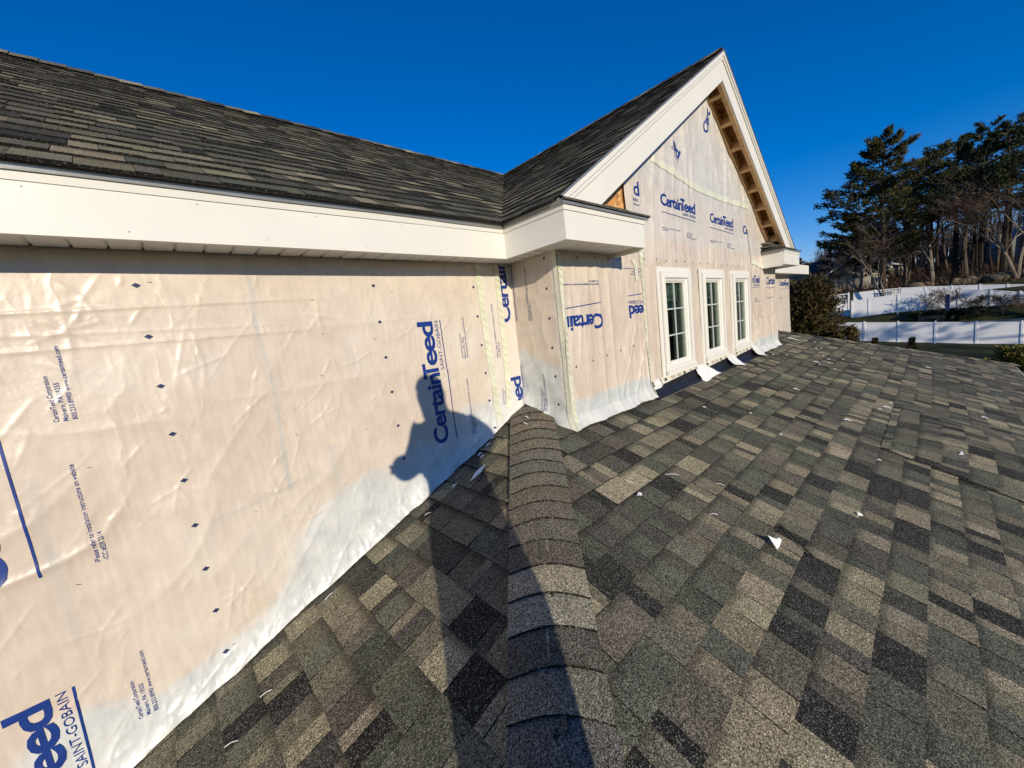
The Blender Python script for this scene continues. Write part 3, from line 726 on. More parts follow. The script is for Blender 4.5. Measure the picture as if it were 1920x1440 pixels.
# ------------------------------------------------------------------ printing on the wrap
_tc = {}
def text_geo(body, bold=0.0, spacing=1.0, grid=0.0):
    key = (body, bold, spacing)
    if key in _tc: return _tc[key]
    cu = bpy.data.curves.new('t', 'FONT'); cu.body = body; cu.size = 1.0; cu.offset = bold; cu.space_character = spacing
    cu.dimensions = '2D'; cu.fill_mode = 'BOTH'; cu.resolution_u = 3; cu.space_line = 0.95
    ob = bpy.data.objects.new('t', cu); C.objects.link(ob)
    dg = bpy.context.evaluated_depsgraph_get(); dg.update()
    me = bpy.data.meshes.new_from_object(ob.evaluated_get(dg))
    bpy.data.objects.remove(ob); bpy.data.curves.remove(cu)
    _tc[key] = me
    return me
def ink(sheet, name, body, u, v, ang, length, height, mat='ink', bold=0.0, spacing=1.0, parent=None, keep=None, off=0.0022, uclip=None, vclip=None, ref=None):
    """body printed with its baseline starting at (u, v), running at ang degrees, given length and cap height"""
    me = text_geo(body, bold, spacing)
    bm = bmesh.new(); bm.from_mesh(me)
    xs_ = [q.co.x for q in bm.verts]; ysv = [q.co.y for q in bm.verts]
    x0, x1 = min(xs_), max(xs_)
    if ref: # measure against a full word so clipped words keep their size
        rm = text_geo(ref, bold, spacing); rx = [q.co.x for q in rm.vertices]; L = max(rx) - min(rx); sx = length / L
    else: sx = length / (x1 - x0)
    sy = height / 0.70
    ca, sa = math.cos(R_(ang)), math.sin(R_(ang))
    for q in bm.verts:
        a = (q.co.x - x0) * sx; b = q.co.y * sy
        q.co = Vector((u + a*ca - b*sa, v + a*sa + b*ca, 0))
    def cutp(co, no, clear):
        bmesh.ops.bisect_plane(bm, geom=bm.verts[:] + bm.edges[:] + bm.faces[:], plane_co=co, plane_no=no, clear_outer=clear)
    if uclip:
        if uclip[0] is not None: cutp((uclip[0], 0, 0), (-1, 0, 0), True)
        if uclip[1] is not None: cutp((uclip[1], 0, 0), (1, 0, 0), True)
    if vclip:
        if vclip[0] is not None: cutp((0, vclip[0], 0), (0, -1, 0), True)
        if vclip[1] is not None: cutp((0, vclip[1], 0), (0, 1, 0), True)
    if height > 0.03 and len(bm.verts):
        g = 0.011
        us_ = [q.co.x for q in bm.verts]; vs_ = [q.co.y for q in bm.verts]
        k = math.floor(min(us_)/g)+1
        while k*g < max(us_): cutp((k*g, 0, 0), (1, 0, 0), False); k += 1
        k = math.floor(min(vs_)/g)+1
        while k*g < max(vs_): cutp((0, k*g, 0), (0, 1, 0), False); k += 1
    if not len(bm.verts): bm.free(); return None
    uu = np.array([q.co.x for q in bm.verts]); vv = np.array([q.co.y for q in bm.verts])
    P = sheet.pts(uu, vv, off)
    for q, p in zip(bm.verts, P): q.co = Vector(p)
    m2 = bpy.data.meshes.new(name); bm.to_mesh(m2); bm.free(); m2.materials.append(MAT[mat])
    o = bpy.data.objects.new(name, m2); C.objects.link(o); attach(o, parent or house)
    return o
def ink_strip(sheet, name, pts, w, mat='ink', parent=None, off=0.0022, step=0.02):
    """a printed rule or a strip of tape following the sheet"""
    pts = [np.array(p, float) for p in pts]; L = []
    for a, b in zip(pts[:-1], pts[1:]):
        n = max(1, int(np.linalg.norm(b-a)/step))
        for k in range(n): L.append(a + (b-a)*k/n)
    L.append(pts[-1]); L = np.array(L); d = np.gradient(L, axis=0); d /= np.linalg.norm(d, axis=1)[:, None] + 1e-9
    nrm = np.stack([-d[:, 1], d[:, 0]], 1)
    cols = 4 if w > 0.012 else 2
    rows = []
    for k in range(cols):
        q = L + nrm * (w * (k/(cols-1) - 0.5)); rows.append(sheet.pts(q[:, 0], q[:, 1], off))
    mb = MB(); n = len(L)
    for r in rows: mb.v += [tuple(p) for p in r]; mb.c += [None]*n
    for r in range(cols-1):
        for k in range(n-1): mb.f.append((r*n+k, (r+1)*n+k, (r+1)*n+k+1, r*n+k+1))
    return mb.build(name, MAT[mat], parent or house, smooth=True)
def diamonds(sheet, pts, parent, sx=0.0135, sz=0.0095):
    for (u, v) in pts:
        uu = np.array([u-sx, u, u+sx, u]); vv = np.array([v, v-sz, v, v+sz]); P = sheet.pts(uu, vv, 0.0025)
        mb = MB(); mb.poly([tuple(p) for p in P]); mb.build('diamond_mark', MAT['ink_dark'], parent)
CW = 'Certain'; TW = 'Teed'
def logo(sheet, u, v, ang, parent, L=0.75, H=0.105, **kw):
    """the maker's word mark: bold word whose T bar overlaps the n, thin second line and a rule"""
    ca, sa = math.cos(R_(ang)), math.sin(R_(ang))
    def at(a, b): return (u + a*ca - b*sa, v + a*sa + b*ca)
    ink(sheet, 'word_mark', CW, *at(0, 0), ang, 0.585*L, H*0.92, bold=0.026, spacing=0.92, parent=parent, **kw)
    ink(sheet, 'word_mark', 'T', *at(0.545*L, 0.004), ang, 0.125*L, H*0.98, bold=0.026, parent=parent, off=0.0030, **kw)
    ink(sheet, 'word_mark', 'eed', *at(0.648*L, 0), ang, 0.352*L, H*0.95, bold=0.026, spacing=0.90, parent=parent, **kw)
    ink(sheet, 'word_mark', 'SAINT-GOBAIN', *at(0.60*L, -0.042*H/0.105), ang, 0.40*L, 0.026*H/0.105, bold=0.0, mat='ink', parent=parent, **kw)
def para_a(sheet, u, v, ang, parent, H=0.0125, L=0.26, **kw):
    ca, sa = math.cos(R_(ang)), math.sin(R_(ang))
    for k, (t, l) in enumerate((('CertainTeed Corporation', 0.62), ('Malvern, PA 19355', 0.52), ('800.233.8990/ www.certainteed.com', 1.0))):
        b = -k*H*1.75; ink(sheet, 'small_print', t, u - b*sa, v + b*ca, ang, L*l, H, bold=0.006, parent=parent, **kw)
def para_b(sheet, u, v, ang, parent, H=0.0135, L=0.375, **kw):
    ca, sa = math.cos(R_(ang)), math.sin(R_(ang))
    for k, (t, l) in enumerate((('-Please refer to installation instructions on website', 1.0), ('-ICC #ESR 2514', 0.30))):
        b = -k*H*1.6; ink(sheet, 'small_print', t, u - b*sa, v + b*ca, ang, L*l, H, bold=0.006, parent=parent, **kw)
zl = lambda u: float(ZL + SL*u) + 0.02
# long wall, words run upward
logo(SHL, 1.250, -0.630, 90, wrapL); ink_strip(SHL, 'printed_rule', [(1.312, -0.632), (1.308, 0.125)], 0.006, parent=wrapL)
logo(SHL, -0.482, -0.630, 90, wrapL, uclip=(-1.05, None)); ink_strip(SHL, 'printed_rule', [(-0.419, -0.634), (-0.421, 0.12)], 0.007, parent=wrapL)
logo(SHL, -0.482, -1.806, 90, wrapL, vclip=(-1.46, None), uclip=(-1.05, None)); ink_strip(SHL, 'printed_rule', [(-0.432, -1.42), (-0.422, -1.054)], 0.007, parent=wrapL)
para_a(SHL, -0.283, -0.121, 90, wrapL); para_b(SHL, -0.279, -0.650, 90, wrapL); para_a(SHL, -0.283, -1.300, 90, wrapL)
para_a(SHL, 1.445, -0.131, 90, wrapL, H=0.0115); para_b(SHL, 1.452, -0.640, 90, wrapL, vclip=(zl(1.452)+0.03, None))
para_b(SHL, 1.740, -0.170, 90, wrapL); para_a(SHL, 1.748, -0.505, 90, wrapL, L=0.19)
ink(SHL, 'word_mark', CW, 1.900, 0.070, 90, 0.432, 0.100, bold=0.026, spacing=0.92, parent=wrapL, vclip=(None, 0.474))
ink(SHL, 'word_mark', 'eed', 1.925, -0.560, 90, 0.235, 0.095, bold=0.026, spacing=0.90, parent=wrapL, vclip=(-0.50, None), uclip=(None, 1.945))
diamonds(SHL, [(-0.005, 0.343 - 0.1945*k) for k in range(9)], wrapL)
diamonds(SHL, [(0.926 + 0.002*k, 0.334 - 0.1955*k) for k in range(6)], wrapL, 0.0115, 0.0095)
diamonds(SHL, [(1.600 + 0.003*k, 0.318 - 0.191*k) for k in range(6)], wrapL, 0.0115, 0.0095)
# small pencil dashes and staples
for (u, v) in ((0.03, 0.355), (0.60, 0.27), (0.62, 0.10), (0.58, -0.10), (-0.25, -0.30), (0.2, -0.66), (0.42, -0.36), (0.75, -0.42), (-0.35, -0.7), (0.02, -1.2), (1.02, 0.3), (0.88, 0.05)):
    ink_strip(SHL, 'staple', [(u, v), (u + 0.012, v + random.uniform(-0.006, 0.006))], 0.0018, 'ink_black', wrapL)
# return wall (words run upward as well); u grows toward the eye
rw = [o for o in bpy.data.objects if o.get('label', '').startswith('narrow return')][0]
ink_strip(SHC, 'printed_rule', [(0.036, 0.46), (0.034, 0.25), (0.030, 0.072)], 0.006, parent=rw)
para_b(SHC, 0.168, 0.055, 90, rw); para_a(SHC, 0.205, -0.575, 90, rw)
ink(SHC, 'word_mark', 'SAINT-GOBAIN', 0.030, -0.560, 90, 0.30, 0.026, parent=rw, vclip=(-0.525, None))
diamonds(SHC, [(0.345, 0.443 - 0.1935*k) for k in range(6)], rw, 0.008, 0.011)
# bay, left panel: the roll hangs upside down
bayL = [o for o in bpy.data.objects if o.get('label', '').startswith('wrap panel on the bay left')][0]
ink(SHG, 'word_mark', CW, 2.376, 0.052, 180, 0.425, 0.100, bold=0.026, spacing=0.92, parent=bayL, uclip=(1.985, None))
ink_strip(SHG, 'printed_rule', [(1.965, 0.104), (2.37, 0.130)], 0.006, parent=bayL)
ink(SHG, 'word_mark', 'eed', 2.985, 0.088, 180, 0.232, 0.095, bold=0.026, spacing=0.90, parent=bayL, uclip=(None, 2.985))
ink(SHG, 'word_mark', 'SAINT-GOBAIN', 3.050, 0.128, 180, 0.30, 0.026, parent=bayL, uclip=(None, 2.985))
ink_strip(SHG, 'printed_rule', [(2.751, 0.165), (2.975, 0.178)], 0.006, parent=bayL)
para_b(SHG, 2.365, 0.262, 180, bayL); para_a(SHG, 2.960, 0.335, 180, bayL, L=0.24)
diamonds(SHG, [(2.036, -0.282), (2.215, -0.266), (2.402, -0.253), (2.592, -0.240), (2.761, -0.225)], bayL, 0.008, 0.011)
diamonds(SHG, [(2.152, 0.431), (2.338, 0.438), (2.523, 0.440), (2.70, 0.445)], bayL, 0.008, 0.011)
bayM = [o for o in bpy.data.objects if o.get('label', '').startswith('wrap panel around')][0]
diamonds(SHG, [(3.046 + 0.19*k, 0.454 + 0.004*math.sin(k*2)) for k in range(16) if 3.046 + 0.19*k < 5.83], bayM, 0.007, 0.010)
# gable triangle, upright
logo(SHG, 3.405, 0.925, 0, wrapT, L=0.735, H=0.105); ink_strip(SHG, 'printed_rule', [(3.41, 0.868), (4.14, 0.856)], 0.006, parent=wrapT)
logo(SHG, 4.510, 0.890, 0, wrapT, L=0.700, H=0.100); ink_strip(SHG, 'printed_rule', [(4.50, 0.834), (5.21, 0.821)], 0.006, parent=wrapT)
ink(SHG, 'word_mark', 'Ce', 5.565, 0.855, 0, 0.19, 0.098, bold=0.026, spacing=0.92, parent=wrapT)
ink(SHG, 'word_mark', 'd', 2.955, 0.945, 0, 0.085, 0.105, bold=0.018, parent=wrapT)
ink(SHG, 'word_mark', 'AIN', 2.930, 0.895, 0, 0.08, 0.026, parent=wrapT); ink_strip(SHG, 'printed_rule', [(2.93, 0.872), (3.02, 0.870)], 0.006, parent=wrapT)
ink(SHG, 'word_mark', 'ed', 3.66, 1.470, -42, 0.165, 0.100, bold=0.026, spacing=0.90, parent=wrapT)
ink(SHG, 'word_mark', 'GOBAIN', 3.635, 1.435, -42, 0.16, 0.026, parent=wrapT)
ink(SHG, 'word_mark', 'Cert', 4.500, 1.740, 66, 0.26, 0.100, bold=0.026, spacing=0.92, parent=wrapT)
for (u, v) in ((3.39, 0.722), (4.48, 0.690)):
    if v > 0.79: continue
para_b(SHG, 3.393, 0.728, 0, bayM, H=0.012, L=0.36); para_a(SHG, 3.89, 0.722, 0, bayM, H=0.012, L=0.25)
para_b(SHG, 4.48, 0.694, 0, bayM, H=0.012, L=0.35); para_a(SHG, 4.98, 0.690, 0, bayM, H=0.012, L=0.24)
bayR = [o for o in bpy.data.objects if o.get('label', '').startswith('wrap panel on the bay right')][0]
ink(SHG, 'word_mark', 'nTeed', 5.865, 0.252, 0, 0.32, 0.095, bold=0.026, spacing=0.90, parent=bayR, uclip=(5.86, None))
ink(SHG, 'word_mark', 'SAINT-GOBAIN', 5.90, 0.212, 0, 0.27, 0.024, parent=bayR); ink_strip(SHG, 'printed_rule', [(5.87, 0.196), (6.16, 0.196)], 0.006, parent=bayR)
ink(SHG, 'word_mark', 'Certain', 6.50, 0.235, 0, 0.43, 0.095, bold=0.026, spacing=0.92, parent=bayR); ink_strip(SHG, 'printed_rule', [(6.52, 0.18), (6.92, 0.18)], 0.006, parent=bayR)
para_a(SHG, 5.93, 0.045, 0, bayR, H=0.012, L=0.24); para_b(SHG, 6.52, 0.04, 0, bayR, H=0.012, L=0.36)
diamonds(SHG, [(5.95 + 0.19*k, -0.21) for k in range(5)], bayR, 0.007, 0.010)
far = [o for o in bpy.data.objects if o.get('label', '').startswith('wrap on the set-back')][0]
logo(SHF, 8.10, 0.255, 0, far, L=0.75); ink_strip(SHF, 'printed_rule', [(8.10, 0.19), (8.86, 0.19)], 0.006, parent=far)
logo(SHF, 9.17, 0.262, 0, far, L=0.70); ink_strip(SHF, 'printed_rule', [(9.18, 0.195), (9.87, 0.195)], 0.006, parent=far)
para_b(SHF, 9.17, 0.02, 0, far, H=0.012, L=0.34); para_a(SHF, 8.60, 0.0, 0, far, H=0.012, L=0.25)

# seam tapes with green slashes
def tape(sheet, pts, w, slash=True, off=0.0045, tear=0.0):
    t = ink_strip(sheet, 'seam_tape', pts, w, 'seam_tape', house, off)
    if slash:
        mb = MB()
        for a, b in zip(pts[:-1], pts[1:]):
            a = np.array(a, float); b = np.array(b, float); L = np.linalg.norm(b-a); d = (b-a)/L; n = np.array([-d[1], d[0]])
            k = 0.03
            while k < L - 0.03:
                p = a + d*k
                for o2 in (0, 0.012):
                    q0 = p + d*o2 - n*w*0.42; q1 = p + d*(o2+0.030) + n*w*0.42; q2 = q1 + d*0.0035; q3 = q0 + d*0.0035
                    Q = np.array([q0, q1, q2, q3]); P = sheet.pts(Q[:, 0], Q[:, 1], off + 0.0015); mb.poly([tuple(x) for x in P])
                k += 0.052
        o = mb.build('tape_print', MAT['tape_ink'], t, kind='stuff')
    return t
tape(SHL, [(1.652, 0.470), (1.655, 0.0), (1.668, -0.50), (1.680, zl(1.68)+0.05)], 0.048)
tape(SHL, [(1.815, 0.470), (1.812, 0.0), (1.800, -0.30), (1.785, -0.50), (1.775, zl(1.80)+0.06)], 0.048)
tape(SHC, [(DW-YG-0.016, 0.470), (DW-YG-0.014, -0.68)], 0.028, False)
tape(SHG, [(XC+0.020, 0.470), (XC+0.022, 0.0), (XC+0.020, -0.40), (XC+0.024, -0.69)], 0.038)
tape(SHG, [(2.992, 0.52), (3.00, 0.2), (2.995, -0.2), (3.012, -0.52), (3.018, -0.66)], 0.036)
tape(SHG, [(2.86, 0.45), (2.90, 0.40), (2.91, 0.28)], 0.05, False, 0.006)
tape(SHG, [(3.25, 1.272), (3.64, 1.235), (4.0, 1.19), (4.27, 1.175), (4.93, 1.172), (5.45, 1.18), (5.78, 1.19)], 0.060, False)
tape(SHG, [(5.72, 0.95), (5.78, 0.75), (5.83, 0.52)], 0.06, False, 0.006)
tape(SHG, [(5.83, 0.45), (5.835, 0.0), (5.84, -0.5)], 0.022, False, 0.004)
tape(SHG, [(5.80, 0.52), (6.1, 0.50), (6.35, 0.46)], 0.06, False, 0.006)
# ------------------------------------------------------------------ eaves: fascia, soffit, drip edge
def wavy_board(name, mat, x0, x1, y, z0, z1, thick, parent, axis='x', amp=0.0012, label=None):
    n = max(2, int(abs(x1-x0)/0.06)); mb = MB(); nz = 4
    def P(a, dep, z): return (a, y + dep, z) if axis == 'x' else (y + dep, a, z)
    idx = []
    for i in range(n+1):
        a = x0 + (x1-x0)*i/n; col_ = []
        for k in range(nz+1):
            z = z0 + (z1-z0)*k/nz
            w = amp*(float(vn(a*1.6, z*6, 120))*2-1)*2.0 + amp*(float(vn(a*5, z*9, 121))*2-1)
            col_.append(len(mb.v)); mb.v.append(P(a, w, z))
        for z in (z1, z0):
            col_.append(len(mb.v)); mb.v.append(P(a, thick, z))
        idx.append(col_)
    for i in range(n):
        a, b = idx[i], idx[i+1]; m = len(a)
        for k in range(m):
            k2 = (k+1) % m
            mb.f.append((a[k], b[k], b[k2], a[k2]) if axis == 'x' else (a[k], a[k2], b[k2], b[k]))
    mb.f.append(tuple(idx[0])); mb.f.append(tuple(reversed(idx[-1]))); mb.c = [None]*len(mb.v)
    o = mb.build(name, MAT[mat], parent)
    if label: o['label'] = label
    return o
FB, FT = 0.458, 0.640; FY = 1.831; FX = 1.730; BY = 1.346
wavy_board('fascia', 'white_trim', -6, FX, FY, FB, FT, 0.02, house, label='long white fascia under the main eave')
wavy_board('fascia', 'white_trim', BY, FY - 0.001, FX, FB, FT, 0.02, house, axis='y', label='short white fascia on the bay return')
# fascia of the far part
wavy_board('fascia', 'white_trim', 7.18, 10.63, FY, FB, FT, 0.02, house)
mb = MB(); mb.box(10.63, 10.65, FY, 7.3, FB, FT); mb.build('fascia', MAT['white_trim'], house)
mb = MB(); mb.box(7.16, 7.18, BY, FY, FB, FT); mb.build('fascia', MAT['white_trim'], house)
def nails(pts, axis, parent):
    mb = MB()
    for (a, c, z) in pts:
        r = 0.0022; k = []
        for j in range(6):
            t = j*math.pi/3; k.append((a + r*math.cos(t), c, z + r*math.sin(t)) if axis == 'x' else (c, a - r*math.cos(t), z + r*math.sin(t)))
        mb.poly(k)
    mb.build('nail_heads', MAT['drip_metal'], parent, kind='stuff')
nails([(-0.4 + 0.41*k, FY - 0.0042, 0.480 + 0.004*(k % 3)) for k in range(6)] + [(-0.2 + 0.41*k, FY - 0.0042, 0.598) for k in range(5)], 'x', house)
for xj in (-2.9,):
    mb = MB(); mb.box(xj, xj + 0.0016, FY - 0.0032, FY + 0.01, FB + 0.001, 0.611); mb.build('board_joint', MAT['drip_metal'], house)
# reveal strip above the boards and metal drip edge (slightly buckled)
def strip_run(name, mat, A, B, z0, z1, proud, axis, wav=0.0, parent=house):
    n = max(2, int(abs(B-A)/0.05)); mb = MB()
    for i in range(n+1):
        a = A + (B-A)*i/n
        w = wav*(float(fbm(np.array([a*1.1]), np.array([0.3]), 130)[0])-0.4)*2
        c = (FY if axis == 'x' else FX)
        for (dep, z) in ((0.0, z0 - w), (-proud, z0 - w), (-proud - 0.004, z1), (0.0, z1)):
            mb.v.append((a, c + dep, z) if axis == 'x' else (c + dep, a, z))
    for i in range(n):
        for k in range(4):
            k2 = (k+1) % 4; q = (i*4+k, i*4+k2, (i+1)*4+k2, (i+1)*4+k)
            mb.f.append(q if axis == 'x' else q[::-1])
    mb.f.append((3,2,1,0)); mb.f.append(tuple(n*4+k for k in range(4))); mb.c = [None]*len(mb.v)
    return mb.build(name, MAT[mat], parent)
strip_run('fascia_lip', 'white_trim', -6, FX - 0.008, 0.612, 0.640, 0.005, 'x')
strip_run('fascia_lip', 'white_trim', BY - 0.005, FY - 0.006, 0.612, 0.640, 0.005, 'y')
strip_run('drip_edge', 'drip_metal', -6, FX - 0.020, 0.638, 0.662, 0.016, 'x', 0.010)
strip_run('drip_edge', 'drip_metal', BY - 0.016, FY - 0.020, 0.638, 0.662, 0.016, 'y', 0.004)
# soffit panels: ribs every 0.0915 m
def soffit_panels(x0, x1, y0, y1, z, along='x', pitch=0.0915, phase=0.0):
    """panels with open V joints; each panel is a piece"""
    a0 = x0 if along == 'x' else y0; a1 = x1 if along == 'x' else y1
    k = math.floor((a0 - phase)/pitch); 
    while phase + k*pitch < a1:
        s0 = max(a0, phase + k*pitch); s1 = min(a1, phase + (k+1)*pitch); k += 1
        if s1 - s0 < 0.02: continue
        g = 0.0045; dz = random.uniform(-0.001, 0.001)
        prof = [(s0 + g, z + dz), (s1 - g*2.2, z + dz), (s1 - g*0.6, z + 0.006), (s1, z + 0.010), (s0, z + 0.010)]
        mb = MB()
        if along == 'x':
            mb.prism([(a, y0, zz) for a, zz in prof], (0, y1-y0, 0)); ctr = ((s0+s1)/2, y0, z)
        else:
            mb.prism([(x0, a, zz) for a, zz in prof], (x1-x0, 0, 0)); ctr = (x0, (s0+s1)/2, z)
        mb.build('soffit_panel', MAT['soffit_vinyl'], SOF, origin=ctr)
mbs = MB(); mbs.box(-6, XC, FY + 0.021, DW - 0.012, 0.486, 0.496); mbs.box(FX + 0.021, XC - 0.012, BY + 0.021, FY + 0.02, 0.486, 0.496)
mbs.box(XC - 0.012, 2.570, BY + 0.021, YG - 0.015, 0.486, 0.496)
SOF = mbs.build('soffit', MAT['black_membrane'], house)
soffit_panels(-3.0, FX + 0.018, FY + 0.021, DW - 0.022, 0.472, 'x', 0.0915, -0.235)
mb = MB(); mb.box(-6, -3.0, FY + 0.021, DW - 0.022, 0.472, 0.482); mb.build('soffit_panel', MAT['soffit_vinyl'], SOF)
soffit_panels(FX + 0.021, XC - 0.022, BY + 0.30, FY + 0.20, 0.472, 'y', 0.0915, 0.02)
soffit_panels(FX + 0.021, 2.570, BY + 0.021, BY + 0.298, 0.472, 'x', 0.15, 0.02)
mb = MB(); mb.box(7.2, 10.63, FY + 0.021, DW - 0.01, 0.472, 0.482); mb.build('soffit', MAT['soffit_vinyl'], house)

# cornice returns (pork-chop boxes) with little hipped shingle caps
def cornice(x0, x1, inner_right, label):
    xf = x0 + 0.0205 if inner_right else x0
    cr = MB(); cr.box(xf, x1 if inner_right else x1 - 0.0205, BY, BY + 0.02, FB, FT); cr.c = [None]*len(cr.v)
    root = cr.build('cornice_return', MAT['white_trim'], house, origin=((x0+x1)/2, BY, FB)); root['label'] = label
    xe = x1 if inner_right else x0
    mb = MB(); s = -1 if inner_right else 1
    xa, xb = sorted((xe, xe + s*0.022)); mb.box(xa, xb, BY + 0.0205, YG - 0.004, FB - 0.016, FT - 0.002); mb.build('end_board', MAT['white_trim'], root)
    if not inner_right:
        mb = MB(); mb.box(x0 + 0.03, x1 - 0.03, BY + 0.021, YG - 0.01, 0.476, 0.486); mb.build('soffit_panel', MAT['soffit_vinyl'], root)
    mb = MB(); mb.box(x0 + (0.0 if inner_right else -0.006), x1 + (0.006 if inner_right else 0), BY - 0.006, BY - 0.0005, 0.612, 0.640); mb.build('fascia_lip', MAT['white_trim'], root)
    xa = x0 - 0.03; xb = x1 + 0.05 if inner_right else x1 + 0.03
    if not inner_right: xa = x0 - 0.05
    mb = MB(); mb.box(xa + 0.012, xb - 0.012, BY - 0.018, YG - 0.02, 0.641, 0.655); mb.build('drip_edge', MAT['drip_metal'], root)
    # hipped cap: eave ring -> ridge at wall
    y0 = BY - 0.028; z0 = 0.656; th = 0.012; H = (YG - y0) * 0.55
    for r in range(3):
        t0, t1 = r/3, (r+1)/3 + 0.03
        def ring(t, zz): 
            ins = (YG - y0)*t
            A = [(xa + ins, y0 + ins, z0 + H*t + zz), (xb - ins, y0 + ins, z0 + H*t + zz)]
            return A
        a, b = ring(t0, th), ring(t1, 0.002)
        mb = MB(); c = random.choice(PALW)
        mb.poly([a[0], a[1], b[1], b[0]], (*c, 0.3)); mb.poly([(a[0][0], a[0][1], a[0][2]-th), (a[1][0], a[1][1], a[1][2]-th), a[1], a[0]], (*c, 0.3))
        if inner_right: mb.poly([a[1], (xb, YG, a[1][2]), (xb - (YG-y0)*t1, YG, b[1][2]), b[1]], (*c, 0.3)); mb.poly([(a[1][0], a[1][1], a[1][2]-th), (xb, YG, a[1][2]-th), (xb, YG, a[1][2]), a[1]], (*c, 0.3))
        else: mb.poly([a[0], b[0], (xa + (YG-y0)*t1, YG, b[0][2]), (xa, YG, a[0][2])], (*c, 0.3)); mb.poly([(a[0][0], a[0][1], a[0][2]-th), a[0], (xa, YG, a[0][2]), (xa, YG, a[0][2]-th)], (*c, 0.3))
        mb.build('shingle', MAT['shingle'], root)
    return root
cornice(FX, 2.590, True, 'white cornice return at the left foot of the gable')
cornice(6.320, 7.180, False, 'white cornice return at the right foot of the gable')

# ------------------------------------------------------------------ rake boards, lookouts, ledger
RY = 1.410
def rz(x, dv=0.0): return EZ + PG*min(x-EXL, EXR-x) - dv
def rake(sg, y0, y1, dtop, dbot, zcut, name, mat, parent, x_in=0.0):
    """sloping board on one side of the gable between two vertical depths below the roof line, cut level at zcut"""
    def X(z, dv): t = (z + dv - EZ)/PG; return (EXL + t) if sg < 0 else (EXR - t)
    pts = [(X(zcut, dtop), y0, zcut), (XM, y0, rz(XM, dtop)), (XM, y0, rz(XM, dbot)), (X(zcut, dbot), y0, zcut)]
    mb = MB(); mb.prism(pts, (0, y1-y0, 0)); o = mb.build(name, MAT[mat], parent); return o
for sg, zc in ((-1, 0.684), (1, 0.700)):
    rk = rake(sg, RY, RY + 0.02, 0.02, 0.268, zc, 'rake_board', 'white_trim', house)
    rk['label'] = 'white rake board on the %s slope of the gable' % ('near' if sg < 0 else 'far')
    rake(sg, RY - 0.012, RY - 0.0005, 0.022, 0.085, zc, 'rake_moulding', 'white_trim', rk)
    rake(sg, RY - 0.022, RY - 0.0125, 0.022, 0.055, zc, 'rake_moulding', 'white_trim', rk)
    rake(sg, GY, RY - 0.0225, 0.006, 0.019, zc + 0.02, 'drip_edge', 'drip_metal', rk)
    rake(sg, RY + 0.021, RY + 0.058, 0.05, 0.276, zc + 0.02, 'sub_fascia', 'lumber', rk)
    rake(sg, GY + 0.03, YG + 0.004, 0.012, 0.050, zc + 0.03, 'roof_sheathing', 'osb', gable_roof)
    rake(sg, YG - 0.048, YG - 0.010, 0.175, 0.270, 0.80, 'ledger_board', 'lumber', gable_roof)
# lookouts: square to the slope
cth, sth = CG, SG
for sg in (-1, 1):
    for k in range(10):
        x = XM + sg*(0.10 + 0.285*k) if sg > 0 else XM - (0.10 + 0.285*k)
        zb = rz(x, 0.270)
        if zb < 0.76: continue
        dn = Vector((sg*CG, 0, -SG)); up = Vector((sg*SG, 0, CG))
        a = Vector((x, RY + 0.059, zb)); w = 0.038; h = 0.095
        mb = MB(); mb.prism([a, a + dn*w, a + dn*w + up*h, a + up*h], (0, (YG - 0.049) - (RY + 0.059), 0))
        mb.build('lookout', MAT['lumber'], gable_roof, origin=a)
# ------------------------------------------------------------------ windows
def ring_pts(x0, x1, z0, z1): return [(x0, z0), (x1, z0), (x1, z1), (x0, z1)]
def frame(mb, cx, cz, hw0, hh0, hw1, hh1, yf, yb, yf2=None):
    """rectangular ring: outer half sizes hw0,hh0, inner hw1,hh1, front at yf (inner edge at yf2), back at yb"""
    if yf2 is None: yf2 = yf
    o = [(cx-hw0, cz-hh0), (cx+hw0, cz-hh0), (cx+hw0, cz+hh0), (cx-hw0, cz+hh0)]
    i = [(cx-hw1, cz-hh1), (cx+hw1, cz-hh1), (cx+hw1, cz+hh1), (cx-hw1, cz+hh1)]
    for k in range(4):
        k2 = (k+1) % 4
        mb.poly([(o[k][0], yf, o[k][1]), (o[k2][0], yf, o[k2][1]), (i[k2][0], yf2, i[k2][1]), (i[k][0], yf2, i[k][1])])
        mb.poly([(o[k][0], yb, o[k][1]), (o[k2][0], yb, o[k2][1]), (o[k2][0], yf, o[k2][1]), (o[k][0], yf, o[k][1])])
        mb.poly([(i[k][0], yf2, i[k][1]), (i[k2][0], yf2, i[k2][1]), (i[k2][0], yb, i[k2][1]), (i[k][0], yb, i[k][1])])
WL = ['white casement window nearest the inner corner', 'middle white casement window of the bay', 'farthest white casement window of the bay']
